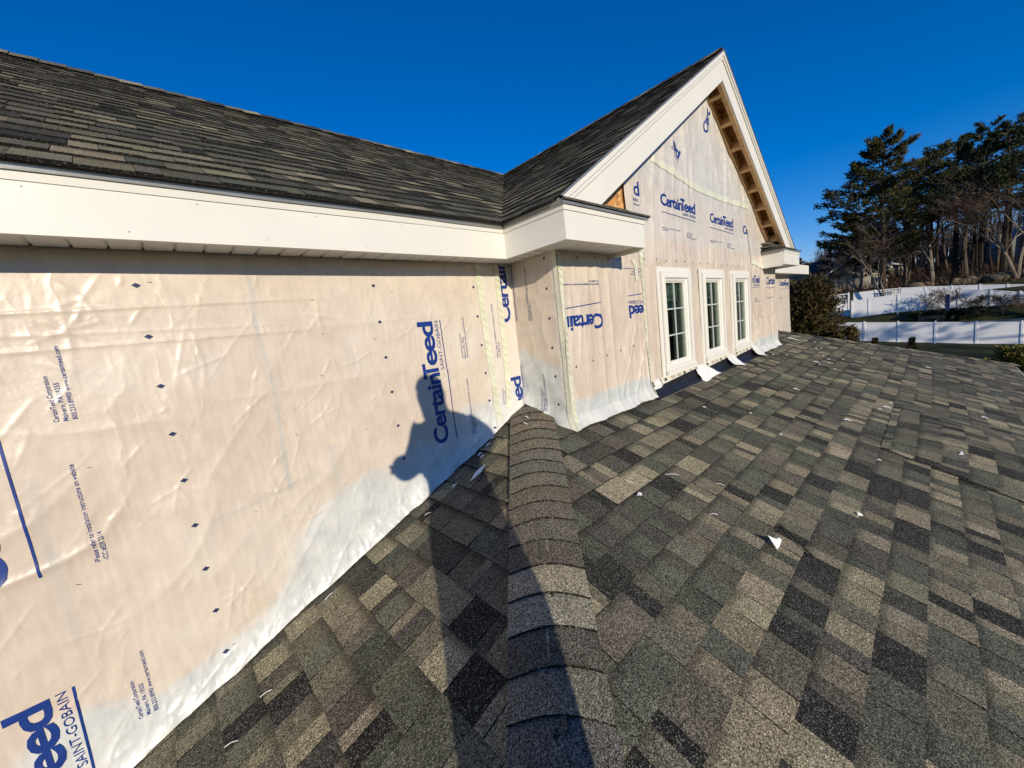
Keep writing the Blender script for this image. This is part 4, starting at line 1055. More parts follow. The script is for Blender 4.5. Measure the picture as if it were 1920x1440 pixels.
for wi, wx in enumerate(WX):
    cz = (WZ0 + WZ1)/2 + 0.0; hz_ = (WZ1 - WZ0)/2
    mb = MB(); frame(mb, wx, cz + 0.005, 0.345, 0.480, 0.30, 0.44, YG - 0.030, YG - 0.020)
    root = mb.build('window', MAT['vinyl_window'], house, origin=(wx, YG, cz)); root['label'] = WL[wi]
    mb = MB(); frame(mb, wx + 0.010, cz + 0.0, 0.300, 0.450, 0.240, 0.390, YG - 0.042, YG - 0.012); mb.build('casing', MAT['vinyl_window'], root)
    mb = MB(); frame(mb, wx + 0.010, cz, 0.262, 0.412, 0.241, 0.391, YG - 0.048, YG - 0.040); mb.build('casing_bead', MAT['vinyl_window'], root)
    mb = MB(); frame(mb, wx + 0.005, cz, 0.2395, 0.3895, 0.212, 0.366, YG - 0.034, YG + 0.03, YG - 0.026); frame(mb, wx + 0.005, cz, 0.2118, 0.3658, 0.198, 0.352, YG - 0.018, YG + 0.03, YG - 0.014)
    mb.build('sash', MAT['vinyl_window'], root)
    mb = MB(); mb.box(wx - 0.300, wx + 0.320, YG - 0.062, YG - 0.0425, cz - 0.452, cz - 0.425); mb.box(wx - 0.285, wx + 0.305, YG - 0.054, YG - 0.0425, cz - 0.424, cz - 0.400); mb.build('sill', MAT['vinyl_window'], root)
    gw, gh = 0.199, 0.354; gx = wx + 0.005
    mb = MB(); mb.box(gx - gw, gx + gw, YG - 0.004, YG + 0.000, cz - gh, cz + gh); mb.build('glass', MAT['glass'], root)
    for xx in (0.0,):
        mb = MB(); mb.box(gx + xx - 0.0065, gx + xx + 0.0065, YG - 0.0130, YG - 0.0050, cz - gh, cz + gh); mb.build('muntin', MAT['muntin'], root)
    for zz in (-gh/3, gh/3):
        mb = MB(); mb.box(gx - gw, gx + gw, YG - 0.0125, YG - 0.0055, cz + zz - 0.0065, cz + zz + 0.0065); mb.build('muntin', MAT['muntin'], root)
    # inside: sticker, tracks, blind slip
    mb = MB(); mb.box(gx - gw + 0.004, gx + gw - 0.075, YG + 0.022, YG + 0.024, cz + gh*0.53, cz + gh*0.97); st = mb.build('sticker', MAT['sticker'], root)
    SS = Sheet((0, YG + 0.0215, 0), (1, 0, 0), (0, 0, 1), (0, -1, 0), lambda u, v: 0*np.asarray(u, float), None)
    mb = MB(); mb.box(gx - gw + 0.006, gx + gw - 0.070, YG + 0.022, YG + 0.024, cz + gh*0.36, cz + gh*0.50); mb.build('sticker', MAT['sticker_blue'], root)
    for kx in range(9):
        xx = gx - gw + 0.02 + kx*0.03; mb = MB(); mb.box(xx, xx + 0.016, YG + 0.0208, YG + 0.0215, cz + gh*(0.60 + 0.03*math.sin(kx*5)), cz + gh*(0.70 + 0.03*math.sin(kx*3))); mb.build('sticker_print', MAT['ink_black'], root, kind='stuff') if False else mb.build('sticker_print', MAT['room_dark'], root)
    mb = MB()
    for xx, dd in ((gw - 0.055, 0.03), (gw - 0.035, 0.05), (gw - 0.018, 0.02)): mb.box(gx + xx, gx + xx + 0.007, YG + 0.03, YG + 0.03 + dd, cz - gh, cz + gh)
    mb.build('track', MAT['blind'], root)
    mb = MB(); mb.box(gx - gw + 0.03, gx - 0.02, YG + 0.10, YG + 0.103, cz - gh*0.35, cz + gh*0.32); mb.build('paper_slip', MAT['sticker'], root)

# flashing membrane, window tape and loose flaps at the foot of the bay
mb = MB(); n = 60
for i in range(n+1):
    x = 3.03 + (5.86-3.03)*i/n; w = 0.006*math.sin(x*11) + 0.004*math.sin(x*29)
    mb.v += [(x, YG - 0.006 + w*0.3, -0.545), (x, YG - 0.012 - abs(w)*0.5, -0.64), (x, YG - 0.022 + w*0.5, ZH + 0.016), (x, YG - 0.075, ZH - 0.075*SL + 0.015)]
    if i:
        a = (i-1)*4; b = i*4
        for k in range(3): mb.f.append((a+k, a+k+1, b+k+1, b+k))
mb.c = [None]*len(mb.v); mb.build('flashing', MAT['black_membrane'], house, smooth=True)
mb = MB(); mb.box(3.05, 4.1, YG - 0.083, YG - 0.076, ZH - 0.030 + 0.012, ZH - 0.030 + 0.016); mb.build('flashing_edge', MAT['drip_metal'], house)
def dispT(u, v): return 0.016 + 0.004*ridge(np.asarray(u)*8, np.asarray(v)*5, 140, 2) + 0.02*np.clip((-0.555 - np.asarray(v))/0.06, 0, 1)
ST = Sheet((0, YG, 0), (1, 0, 0), (0, 0, 1), (0, -1, 0), dispT, None)
for (a, b, sl_) in ((3.19, 3.98, 0.012), (4.14, 4.86, 0.004), (5.05, 5.76, 0.004)):
    t = ink_strip(ST, 'flashing_tape', [(a, -0.580), (b, -0.562 + sl_)], 0.062, 'flashing_tape', house, 0.0)
    for k in range(6):
        u = a + 0.05 + k*0.13
        if u > b - 0.08: break
        if k % 3 == 0: ink(ST, 'tape_print', '3M', u, -0.594, 1, 0.05, 0.026, 'ink_black', 0.03, 1.0, t, off=0.002)
        else:
            for q in (0.0, 0.013): ink_strip(ST, 'tape_print', [(u, -0.588+q), (u+0.08, -0.587+q)], 0.005, 'ink_dark', t, 0.002)
def flap(cx, w, ztop, drop, out, seed, label=None, lean=0.0):
    r2 = random.Random(seed); mb = MB(); nu, nv = 10, 9
    for i in range(nu+1):
        u = i/nu - 0.5
        for j in range(nv+1):
            t = j/nv
            x = cx + u*w*(1 + 0.15*t) + lean*t + 0.012*t*math.sin(seed*3 + j)
            z = ztop - drop*t*(1 - 0.35*u*(1 if seed % 2 else -1)) ; y = YG - 0.02 - out*t**1.6*(1 + 0.5*u) - 0.010*math.sin(u*6 + t*3 + seed)*t - 0.004*math.sin(u*31 + t*17)
            z = max(z, ZR + SL*y + 0.012)
            mb.v.append((x, y, z))
    for i in range(nu):
        for j in range(nv):
            a = i*(nv+1)+j; mb.f.append((a, a+1, a+nv+2, a+nv+1))
    mb.c = [None]*len(mb.v); o = mb.build('wrap_flap', MAT['wrap_loose'], house, smooth=True)
    if label: o['label'] = label
flap(4.05, 0.26, -0.56, 0.15, 0.09, 1, 'white loose flap between the first and second window', 0.08)
flap(4.93, 0.24, -0.56, 0.14, 0.08, 2, 'small torn flap between the second and third window', 0.03)
flap(5.80, 0.20, -0.55, 0.15, 0.10, 4, None, 0.04)
flap(3.10, 0.10, -0.55, 0.07, 0.04, 5)
mb = MB(); mb.box(-0.9, 11.8, -1.10, -1.07, -1.98, -1.80); mb.build('gutter', MAT['white_trim'], house)
mb = MB(); mb.box(-0.7, 11.6, -1.07, -0.66, -1.96, -1.95); mb.build('soffit', MAT['soffit_vinyl'], house)

# ------------------------------------------------------------------ scraps and litter on the porch roof
def roof_z(x, y):
    return min(ZR + SL*y, ZL + SL*x) + 0.010
def roof_n(x, y): return Vector((0, -SN, CS)) if x > y - 0.04 else Vector((-SN, 0, CS))
def scrap(x, y, outline, lift, label, group=None, mat='paper_scrap', curl=0.01, name='wrap_scrap', cat='scrap', tilt=0.0):
    n = roof_n(x, y); u = (Vector((1, 0, 0)) if x > y - 0.04 else Vector((0, -1, 0))); v = n.cross(u)
    if tilt: v, n = (v*math.cos(tilt) + n*math.sin(tilt)), (n*math.cos(tilt) - v*math.sin(tilt))
    base = Vector((x, y, roof_z(x, y))) + n*lift
    mb = MB(); k = len(outline)
    top = [base + u*a + v*b + n*(curl*abs(math.sin(i*1.9))) for i, (a, b) in enumerate(outline)]
    c = sum(top, Vector())/k + n*curl*0.6
    vs_ = top + [c] + [p - n*0.002 for p in top]
    fs = [(i, (i+1) % k, k) for i in range(k)] + [(k+1+i, k+1+(i+1) % k, (i+1) % k, i) for i in range(k)] + [tuple(reversed(range(k+1, 2*k+1)))]
    mb.add(vs_, fs); o = mb.build(name, MAT[mat], origin=base)
    return tag(o, label, cat, group)
scrap(1.28, 1.805, [(-.020,.075),(.012,.050),(.030,.005),(.018,-.085),(.004,-.030),(-.016,.010)], 0.010, 'largest torn white wrap scrap, pointed, lying in the shadow left of the hip', None, curl=0.02)
scrap(1.972, 0.485, [(-.030,.060),(-.008,.038),(.022,.020),(.058,.010),(.060,-.004),(.010,-.016),(-.026,-.008)], 0.010, 'torn white triangular scrap standing on the open slope beside the black stick', None, curl=0.006, tilt=0.75)
scrap(1.715, 1.023, [(-.016,.006),(.004,.012),(.018,.0),(.004,-.012),(-.012,-.008)], 0.008, 'small white chip on the slope just right of the hip caps', None)
scrap(2.684, .254, [(-.012,.008),(.004,.016),(.014,-.004),(-.002,-.014)], 0.006, 'small white chip on the open slope left of the nearer valley cut', None)
scrap(4.423, -.153, [(-.030,.012),(.03,.008),(.045,-.008),(-.02,-.010)], 0.05, 'white sliver lying on the low swell between the two cut valleys', None)
for (x, y, s_, lb) in ((3.276, 1.283, .022, 'white fleck on the slope below the first bay window'), (4.821, .954, .040, 'pale flat scrap on the slope below the second bay window'), (4.382, .497, .040, 'white scrap left of the farther valley cut'), (7.928, 1.606, .11, 'white crumpled piece near the right end of the bay'),
                       (5.312, .299, .045, 'small white scrap at the top of the farther valley cut'), (6.547, 1.062, .05, 'white scrap on the slope beyond the third window'), (8.687, .031, .05, 'white fleck far down the slope toward the eave'), (6.246, -.388, .04, 'white fleck near the right edge of the open slope')):
    scrap(x, y, [(-s_*.3, .7*s_), (.2*s_, .35*s_), (s_*.4, -.2*s_), (.1*s_, -.8*s_), (-.35*s_, -.25*s_)], 0.006, lb)
rl = random.Random(21)
for k in range(17):
    x = rl.uniform(5.9, 8.2) if k % 4 else rl.uniform(2.8, 7.5); y = rl.uniform(0.85, 1.52) if k % 4 else rl.uniform(.2, 1.4)
    s_ = rl.uniform(0.004, 0.009) * (1 + x*0.25)
    scrap(x, y, [(-s_*.4, .8*s_), (.2*s_, .35*s_), (s_*.5, -.2*s_), (.1*s_, -.8*s_), (-.4*s_, -.25*s_)], 0.006, 'tiny white scrap scattered on the grey shingles', 'tiny white scraps scattered on the porch roof')
def sliver(pts, rad, mat, label, group=None, name='trim_sliver', cat='sliver'):
    P = [Vector((x, y, roof_z(x, y) + 0.004 + h)) for x, y, h in pts]
    mb = MB(); mb.tube(P, rad, 4); o = mb.build(name, MAT[mat], origin=P[0]); return tag(o, label, cat, group)
for k, (x, y, x2, y2, lb) in enumerate([(1.763, 1.125, 1.782, 1.090, 'thin pale sliver beside the upper cap shingles'), (2.027, 1.031, 2.101, .987, 'longest pale sliver on the slope right of the hip'), (2.225, .825, 2.252, .790, 'thin pale sliver far above the white triangular scrap'), (1.908, .748, 1.945, .722, 'thin pale sliver on the slope above the white triangular scrap'),
                              (.06, 1.755, .10, 1.735, 'thin white sliver on the shingles at the foot of the long wall'), (.385, 1.950, .425, 1.955, 'short white sliver beside the long wall wrap'), (-.07, 1.69, -.03, 1.66, 'bent white sliver at the bottom edge left of the shadow'),
                              (1.06, 1.955, 1.10, 1.935, 'curled white hair-like sliver in the shadow'), (.93, 1.885, .96, 1.86, 'short curled sliver just left of the shadow')]):
    sliver([(x, y, 0), (x*.5+x2*.5+.0015, y*.5+y2*.5+.0015, .003), (x2, y2, 0)], 0.0014, 'paper_scrap', lb)
sliver([(2.166, .512, .0), (2.13, .462, .004), (2.096, .431, .010), (2.044, .351, .004)], 0.0048, 'stick', 'thin black stick lying on the open slope beside the torn white scrap', None, 'stick', 'stick')
for k, (x, y) in enumerate([(1.564, 1.985), (1.50, 1.96), (1.40, 1.906), (1.41, 1.945), (1.154, 1.882)]):
    scrap(x, y, [(-.004,.022),(.008,.012),(.006,-.012),(.0,-.026),(-.006,-.004)], 0.008, ['white chip nearest the foot of the long wall in the shadow', 'white chip just above the large torn scrap', 'white fleck between the torn scrap and the hip caps', 'white curled chip below the seam tapes', 'white fleck below the large torn scrap'][k])
# two curled tape ends on the top cap shingles
for k, (x, y) in enumerate([(1.76, 1.86), (1.70, 1.82)]):
    sliver([(x, y, .035), (x-.012, y-.02, .045), (x-.015, y-.045, .038)], 0.003, 'paper_scrap', ['upper curled white strip on the top cap shingles', 'lower curled white strip on the top cap shingles'][k], None, 'tape_end', 'tape end')

# ------------------------------------------------------------------ ground
def ground_z(x, y):
    r = math.hypot(x, y); a = math.atan2(y, x)
    if abs(a) > 1.0 and r > 30: r = 30 + (r-30)*max(0.0, 1-(abs(a)-1.0))
    pts = [(0, -5.4), (50, -5.4), (54, -4.9), (57, -3.0), (76, -2.9), (84, -1.0), (95, 0.6), (115, 2.3), (150, 4.5), (260, 8.0), (900, 10.0)]
    if 36 < r < 58 and abs(a) < 0.6:
        dz_ = sm(36, 47, r)*(1 - sm(51.5, 57, r))*max(-.3, min(.22, a))*4.4
        pts = [(q0, q1 + dz_) for q0, q1 in pts]
    for (a0, z0), (a1, z1) in zip(pts[:-1], pts[1:]):
        if r <= a1:
            t = (r-a0)/(a1-a0); return z0 + (z1-z0)*t
    return 10.0
mb = MB(); rings = [0, 6, 14, 25, 38, 47, 50, 52, 54, 55.5, 57, 62, 70, 76, 80, 84, 89, 95, 104, 115, 130, 150, 200, 260, 400, 900]; NS = 96
for ri, r in enumerate(rings):
    for k in range(NS):
        t = 2*math.pi*k/NS - math.pi; x, y = r*math.cos(t), r*math.sin(t)
        z = ground_z(x, y) + (0.18*(float(vn(x*.15, y*.15, 200))-0.5) if r > 12 else 0); mb.v.append((x, y, z)); mb.c.append(None)
for ri in range(len(rings)-1):
    for k in range(NS):
        k2 = (k+1) % NS; mb.f.append((ri*NS+k, (ri+1)*NS+k, (ri+1)*NS+k2, ri*NS+k2))
g = mb.build('ground', MAT['ground'], smooth=True, kind='structure')

def bear(px, py=526):
    v = CX*((px-960)/720) + CDN*((py-720)/720) + CF
    return math.atan2(v.y, v.x)
def at(az, d): return (d*math.cos(az), d*math.sin(az))
# ------------------------------------------------------------------ white vinyl fences
def fence(pts, h, label, zf=None):
    """pts: list of (x, y, ztop) at the posts"""
    p0 = pts[0]; root = empty('vinyl_fence', (p0[0], p0[1], p0[2]-h), label, 'fence')
    for i, (x, y, zt_) in enumerate(pts):
        mb = MB(); w = 0.065; mb.box(x-w, x+w, y-w, y+w, zt_-h-0.3, zt_+0.06); 
        mb.poly([(x-w-.02, y-w-.02, zt_+.06), (x+w+.02, y-w-.02, zt_+.06), (x, y, zt_+.14)]); mb.poly([(x+w+.02, y-w-.02, zt_+.06), (x+w+.02, y+w+.02, zt_+.06), (x, y, zt_+.14)])
        mb.poly([(x+w+.02, y+w+.02, zt_+.06), (x-w-.02, y+w+.02, zt_+.06), (x, y, zt_+.14)]); mb.poly([(x-w-.02, y+w+.02, zt_+.06), (x-w-.02, y-w-.02, zt_+.06), (x, y, zt_+.14)])
        mb.build('post', MAT['vinyl_fence'], root, origin=(x, y, zt_-h))
    for (a, b) in zip(pts[:-1], pts[1:]):
        A = Vector(a); B = Vector(b); d = (B-A); d2 = Vector((d.x, d.y, 0)).normalized(); nn = Vector((-d2.y, d2.x, 0))
        mb = MB()
        A0 = A + d2*0.066; B0 = B - d2*0.066
        mb.prism([A0 - nn*.025 + Vector((0,0,-h+.05)), B0 - nn*.025 + Vector((0,0,-h+.05)), B0 - nn*.025, A0 - nn*.025], nn*0.05)
        pn = mb.build('panel', MAT['vinyl_fence'], root, origin=A)
        for zz in (0.02, -h + 0.16):
            mb = MB(); mb.prism([A0 - nn*.04 + Vector((0,0,zz-.12)), B0 - nn*.04 + Vector((0,0,zz-.12)), B0 - nn*.04 + Vector((0,0,zz)), A0 - nn*.04 + Vector((0,0,zz))], nn*0.08)
            mb.build('rail', MAT['vinyl_fence'], pn, origin=A)
    return root
# near fence: straight run at the foot of the yard
fence([(50.2 - 0.02*k, 9.0 - 2.3*k, -2.75 - 0.215*k) for k in range(9)], 1.83, 'nearest white vinyl privacy fence, dappled in blue shade')
fence([(*at(bear(px), 58), z) for px, z in ((1597, -1.20), (1629, -1.09), (1684, -0.96), (1738, -0.98), (1798, -1.12), (1859, -1.52), (1915, -1.95), (1980, -2.3))], 1.9, 'middle white vinyl fence on the bank above the near yard')
fence([(*at(bear(px), 80), z) for px, z in ((1601, -0.38), (1641, -0.40), (1687, -0.48), (1735, -0.70), (1785, -1.0), (1838, -1.27), (1890, -1.6), (1940, -1.9), (2000, -2.2))], 1.9, 'farthest white vinyl fence, brightly sunlit along its top')
# ornamental black and white screen left of the fences
x0, y0 = at(bear(1552), 60); x1, y1 = at(bear(1590), 60); scr = empty('lattice_screen', (x0, y0, -2.9), 'white fence end with a black patterned lattice panel', 'lattice screen')
P0 = Vector((x0, y0, 0)); P1 = Vector((x1, y1, 0)); du = (P1-P0); L_ = du.length; du.normalize(); nn = Vector((-du.y, du.x, 0))
def sq(mb, a0, a1, z0, z1, n0, n1): mb.prism([P0+du*a0+nn*n0+Vector((0,0,z0)), P0+du*a1+nn*n0+Vector((0,0,z0)), P0+du*a1+nn*n0+Vector((0,0,z1)), P0+du*a0+nn*n0+Vector((0,0,z1))], nn*(n1-n0))
mb = MB(); sq(mb, 0, L_, -2.9, -1.55, -.03, .03); mb.build('panel', MAT['vinyl_fence'], scr)
mb = MB(); sq(mb, 0, L_, -1.50, -0.35, 0.0, .02); mb.build('backing', MAT['black_iron'], scr)
for zz in ((-1.55, -1.45), (-.38, -.28)): mb = MB(); sq(mb, 0, L_, zz[0], zz[1], -.05, .05); mb.build('rail', MAT['vinyl_fence'], scr)
mb = MB(); sq(mb, L_-.02, L_+.14, -2.9, -.2, -.07, .07); mb.build('post', MAT['vinyl_fence'], scr)
rs = random.Random(4); a = 0.05; mb = MB()
while a < L_ - .15:
    for z in (-1.42, -1.24, -1.06, -.88, -.70, -.52):
        if rs.random() < .75: sq(mb, a, a+rs.choice((.06, .16)), z, z+rs.choice((.05, .14)), -.025, -.002)
    a += 0.19
mb.build('lattice', MAT['vinyl_fence'], scr, kind='stuff')

# ------------------------------------------------------------------ trees
def leafquad(mb, c, d, l, w, col, rnd):
    d = d.normalized(); s_ = d.cross(Vector((rnd.uniform(-1,1), rnd.uniform(-1,1), rnd.uniform(-1,1)))); 
    if s_.length < 1e-4: s_ = Vector((1,0,0))
    s_.normalize(); mb.add([c - s_*w, c + s_*w, c + d*l], [(0, 1, 2)], col)
def pine(x, y, ztop, base=None, spread=6.0, start=0.35, dens=1.0, seed=0, mat='needles', label='', group=None, lean=0.0, gap=1.0):
    rnd = random.Random(seed); zb = ground_z(x, y) - 0.2 if base is None else base; H = ztop - zb
    root = empty('pine_tree', (x, y, zb), label, 'tree', group)
    mb = MB(); r0 = 0.014*H + 0.10
    tp = []; n = 9
    for i in range(n+1):
        t = i/n; tp.append(Vector((x + lean*t*t + 0.25*math.sin(t*5+seed)*t, y + 0.2*math.sin(t*4+seed*2)*t, zb + H*t*0.98)))
    mb.tube(tp, [r0*(1-0.9*(i/n)) + 0.02 for i in range(n+1)], 7)
    def trunk(t): f = t*n; i = min(n-1, int(f)); return tp[i].lerp(tp[i+1], f-i)
    fol = MB(); nb = int(46*dens)
    for k in range(nb):
        t = start + (1-start)*((k+rnd.random())/nb)**0.9
        p0 = trunk(min(t, .995)); az = k*2.399 + rnd.uniform(-.5, .5)
        tt = (t-start)/(1-start)
        L = spread*(0.45 + 0.75*math.sin(math.pi*min(1, 0.25+0.62*tt)))*(1 - tt**3.0*0.72)*rnd.uniform(0.5, 1.12)
        rise = rnd.uniform(0.0, 0.25) + 0.55*tt**2
        rise += rnd.gauss(0, .22); L *= rnd.choice((1, 1, .7, 1.15)); d = Vector((math.cos(az), math.sin(az), rise)).normalized()
        pts = [p0, p0 + d*L*.4 + Vector((0,0,-.04*L)), p0 + d*L*.75 + Vector((0,0,.02*L)), p0 + d*L + Vector((0,0,.10*L))]
        mb.tube(pts, [0.05+0.010*L, 0.04+.005*L, .03, .015], 4, caps=False)
        sub = int((16 + L*7)*gap)
        for j in range(sub):
            u = rnd.uniform(0.22, 1.0)**0.8; q = pts[0].lerp(pts[3], u) + Vector((0,0,.04*L*math.sin(u*3)))
            sv = d.cross(Vector((0,0,1))).normalized(); off = sv*rnd.uniform(-1, 1)*L*0.30*(1.15-u)*1.1
            q = q + off + Vector((0,0,rnd.uniform(-.22, .30)*min(1.6, L*.35)))
            br = rnd.uniform(.55, 1.45); col = (br, br*rnd.uniform(.95, 1.08), br*rnd.uniform(.8, 1.0))
            for m_ in range(5):
                dv = d*rnd.uniform(.2, 1) + off.normalized()*rnd.uniform(0, .8) + Vector((rnd.uniform(-.5,.5), rnd.uniform(-.5,.5), rnd.uniform(-.15,.75)))
                leafquad(fol, q + Vector((rnd.uniform(-.2,.2), rnd.uniform(-.2,.2), rnd.uniform(-.1,.1))), dv, rnd.uniform(.30, .72), rnd.uniform(.045, .10), col, rnd)
    mb.build('trunk', MAT['bark_pine'], root, origin=(x, y, zb)); fol.build('crown', MAT[mat], root, origin=(x, y, zb)); return root
def bare(x, y, ztop, seed=0, mat='bark_grey', label='', group=None, base=None, forks=2, thick=1.0, levels=5, wide=1.0, dens=1.0, first=0.32):
    rnd = random.Random(seed); zb = ground_z(x, y) - 0.2 if base is None else base; H = ztop - zb
    root = empty('bare_tree', (x, y, zb), label, 'tree', group); tr = MB(); tw = MB()
    def grow(p, d, L, r, lv):
        mbx = tr if lv <= 1 else tw
        pts = [p]; q = p.copy(); dd_ = d.copy(); n = 4 if lv < 3 else 3
        for i in range(n):
            dd_ = (dd_ + Vector((rnd.uniform(-1,1), rnd.uniform(-1,1), rnd.uniform(-.5,.8)))*(.10 + .05*lv)).normalized()
            q = q + dd_*L/n; pts.append(q.copy())
        c = rnd.uniform(.7, 1.4)
        mbx.tube(pts, [r*(1-.45*i/n) for i in range(n+1)], 6 if lv <= 1 else 3, None if lv <= 1 else (c, c*.97, c*.95), caps=False)
        if lv >= levels: return
        nc = int((3 if lv < 2 else 5)*dens + rnd.random())
        for k in range(nc):
            t = rnd.uniform(.35, 1.0) if k else 1.0
            f = t*n; i = min(n-1, int(f)); s_ = pts[i].lerp(pts[i+1], f-i)
            nd_ = (dd_ + Vector((rnd.uniform(-1,1)*wide, rnd.uniform(-1,1)*wide, rnd.uniform(-.3,.7)))*.95).normalized()
            grow(s_, nd_, L*rnd.uniform(.52, .80), max(r*.52, 0.012), lv+1)
    for k in range(forks):
        d = Vector((rnd.uniform(-.35,.35)*(forks > 1), rnd.uniform(-.35,.35)*(forks > 1), 1)).normalized()
        grow(Vector((x, y, zb)), d, H*first, 0.011*H*thick, 0)
    tr.build('trunk', MAT[mat], root, origin=(x, y, zb)); tw.build('twigs', MAT['twigs'], root, origin=(x, y, zb)); return root
def tb(px, d): return at(bear(px), d)
pine(*tb(1655, 84), 21.6, spread=7.2, start=0.22, dens=1.5, gap=1.5, seed=31, mat='needles_b', label='tall leaning pine at the left end of the wood, highest against the sky there', lean=0.0)
pine(*tb(1605, 92), 12.0, spread=6.5, start=0.12, dens=1.2, seed=32, label='lower dark evergreen with drooping boughs left of the tall pine')
pine(*tb(1742, 98), 20.5, spread=6.5, start=0.34, dens=.8, seed=33, mat='needles_b', label='olive pine just right of the gap beside the tallest left pine')
pine(*tb(1790, 90), 19.5, spread=6.0, start=0.42, dens=.75, seed=34, mat='needles', label='pine with a bare lower trunk in the middle of the wood')
pine(*tb(1838, 96), 21.8, spread=6.5, start=0.42, dens=.75, seed=35, mat='needles_b', label='highest broad pine in the right half of the wood')
pine(*tb(1880, 88), 19.0, spread=6.0, start=0.44, dens=.7, seed=36, label='thick-trunked pine standing before the white outbuilding')
pine(*tb(1925, 100), 22.5, spread=6.5, start=0.40, dens=.7, seed=37, mat='needles_b', label='pine cut by the right edge of the picture')
pine(*tb(1700, 104), 17.5, spread=5.5, start=0.30, dens=0.8, seed=38, mat='needles', label='shaded pine behind the forked pale tree')
pine(*tb(1985, 92), 20.5, spread=6.5, start=0.35, dens=0.7, seed=39, label='pine beyond the right edge of the wood')
bare(*tb(1660, 79), 9.5, seed=51, mat='bark_pale', label='pale V-forked bare tree behind the farthest fence', forks=2, thick=0.9, levels=4, first=.40)
bare(*tb(1748, 86), 17.5, seed=52, mat='bark_pale', label='large bare tree with bright crooked limbs in front of the pines', forks=1, thick=1.3, levels=5, first=.34, wide=1.2)
bare(*tb(1812, 88), 19.5, seed=53, mat='bark_grey', label='bare tree mixed into the middle pines', forks=1, thick=1.0, levels=5, first=.36)
bare(*tb(1870, 92), 20.5, seed=54, mat='bark_grey', label='tall bare tree rising above the right pines', forks=1, thick=1.0, levels=5, first=.36)
bare(*tb(1908, 84), 16.5, seed=55, mat='bark_pale', label='bare tree with long pale limbs at the right edge', forks=2, thick=1.0, levels=5, first=.34, wide=1.3)
bare(*tb(1700, 88), 14.5, seed=56, mat='bark_grey', label='brown twiggy tree between the tall pine and the bright-limbed tree', forks=2, thick=.8, levels=5, first=.33)
bare(*tb(1575, 88), 8.0, seed=57, mat='bark_pale', label='small bare tree leaning left in front of the far rooftops', forks=3, thick=.7, levels=4, first=.38, wide=1.4)
bare(*tb(1545, 105), 9.5, seed=58, mat='bark_grey', label='faint bare tree top beside the far brick chimneys', forks=2, thick=.6, levels=4, first=.36)
bare(*tb(1785, 57), 0.9, seed=59, mat='bark_grey', label='small ornamental bare tree in the yard between the two fences', forks=3, thick=.9, levels=4, first=.32, wide=1.2, base=-4.9+.8)
bare(*tb(1832, 56.5), -0.8, seed=60, mat='bark_grey', label='low spreading bare shrub right of the ornamental tree', forks=4, thick=.7, levels=4, first=.34, wide=1.5, base=-3.9)
bare(*tb(1885, 56), -1.0, seed=61, mat='bark_grey', label='tangled bare shrub at the right end of the middle fence', forks=5, thick=.7, levels=4, first=.34, wide=1.8, base=-3.9)
# straight trunks in the wood whose crowns merge above
rt = random.Random(9)
for k, (px, d, r_) in enumerate([(1703, 94, .13), (1722, 90, .10), (1762, 95, .22), (1776, 99, .14), (1801, 94, .24), (1822, 96, .20), (1845, 103, .12), (1862, 86, .10), (1895, 95, .20), (1916, 99, .18), (1712, 104, .13), (1831, 90, .08)]):
    x, y = tb(px, d); zb = ground_z(x, y) - .2
    root = empty('pine_tree', (x, y, zb), ['slim dark trunk %s' % s_ for s_ in ('left of the bright-limbed tree', 'behind the bright-limbed tree', 'right of the bright-limbed tree, thicker', 'close beside the thicker one', 'thickest in the middle of the wood', 'second thickest in the middle of the wood', 'thin and straight before the hillside', 'thin, nearest the pale bank', 'left of the white outbuilding', 'at the right edge before the outbuilding', 'deep in the wood under the olive pine', 'thinnest beside the thickest trunk')][k], 'tree')
    top = zb + rt.uniform(12, 17); mb = MB(); lnx = rt.uniform(-1.6, 1.6); mb.tube([(x, y, zb), (x, y+lnx*.3+rt.uniform(-.2,.2), zb+4), (x, y+lnx*.6+rt.uniform(-.4,.4), zb+9), (x, y+lnx, top)], [r_*1.2, r_, r_*.8, r_*.3], 7); mb.build('trunk', MAT['bark_pine' if k % 3 else 'bark_grey'], root, origin=(x, y, zb))
    fol = MB()
    for j in range(120):
        c = Vector((x + rt.gauss(0, 1.9), y + lnx + rt.gauss(0, 1.9), top - abs(rt.gauss(0, 2.6)) + 1.0)); br = rt.uniform(.5, 1.3)
        for m_ in range(4): leafquad(fol, c + Vector((rt.uniform(-.4,.4), rt.uniform(-.4,.4), rt.uniform(-.15,.15))), Vector((rt.uniform(-1,1), rt.uniform(-1,1), rt.uniform(-.1,.6))), rt.uniform(.35, .65), .09, (br, br, br*.9), rt)
    fol.build('crown', MAT['needles'], root, origin=(x, y, zb))
# distant wood closing the view
mb = MB(); rw2 = random.Random(77)
for k in range(2600):
    az = R_(rw2.uniform(-40, 26)); d = rw2.uniform(125, 190); x, y = at(az, d); zb = ground_z(x, y); h = rw2.uniform(5, 11) * (1 if az < R_(9) else .55)
    c = rw2.uniform(.6, 1.5)
    mb.tube([(x, y, zb-.3), (x+rw2.uniform(-.5,.5), y+rw2.uniform(-.5,.5), zb+h*.5), (x+rw2.uniform(-1,1), y+rw2.uniform(-1,1), zb+h)], [.16, .10, .03], 3, (c, c*.92, c*.85), caps=False)
    for j in range(6):
        a0 = Vector((x, y, zb + h*rw2.uniform(.3, .95))); mb.tube([a0, a0 + Vector((rw2.uniform(-2,2), rw2.uniform(-2,2), rw2.uniform(.3, 1.8)))], [.06, .02], 3, (c, c*.92, c*.85), caps=False)
mb.build('distant_wood', MAT['twigs'], None, kind='stuff')
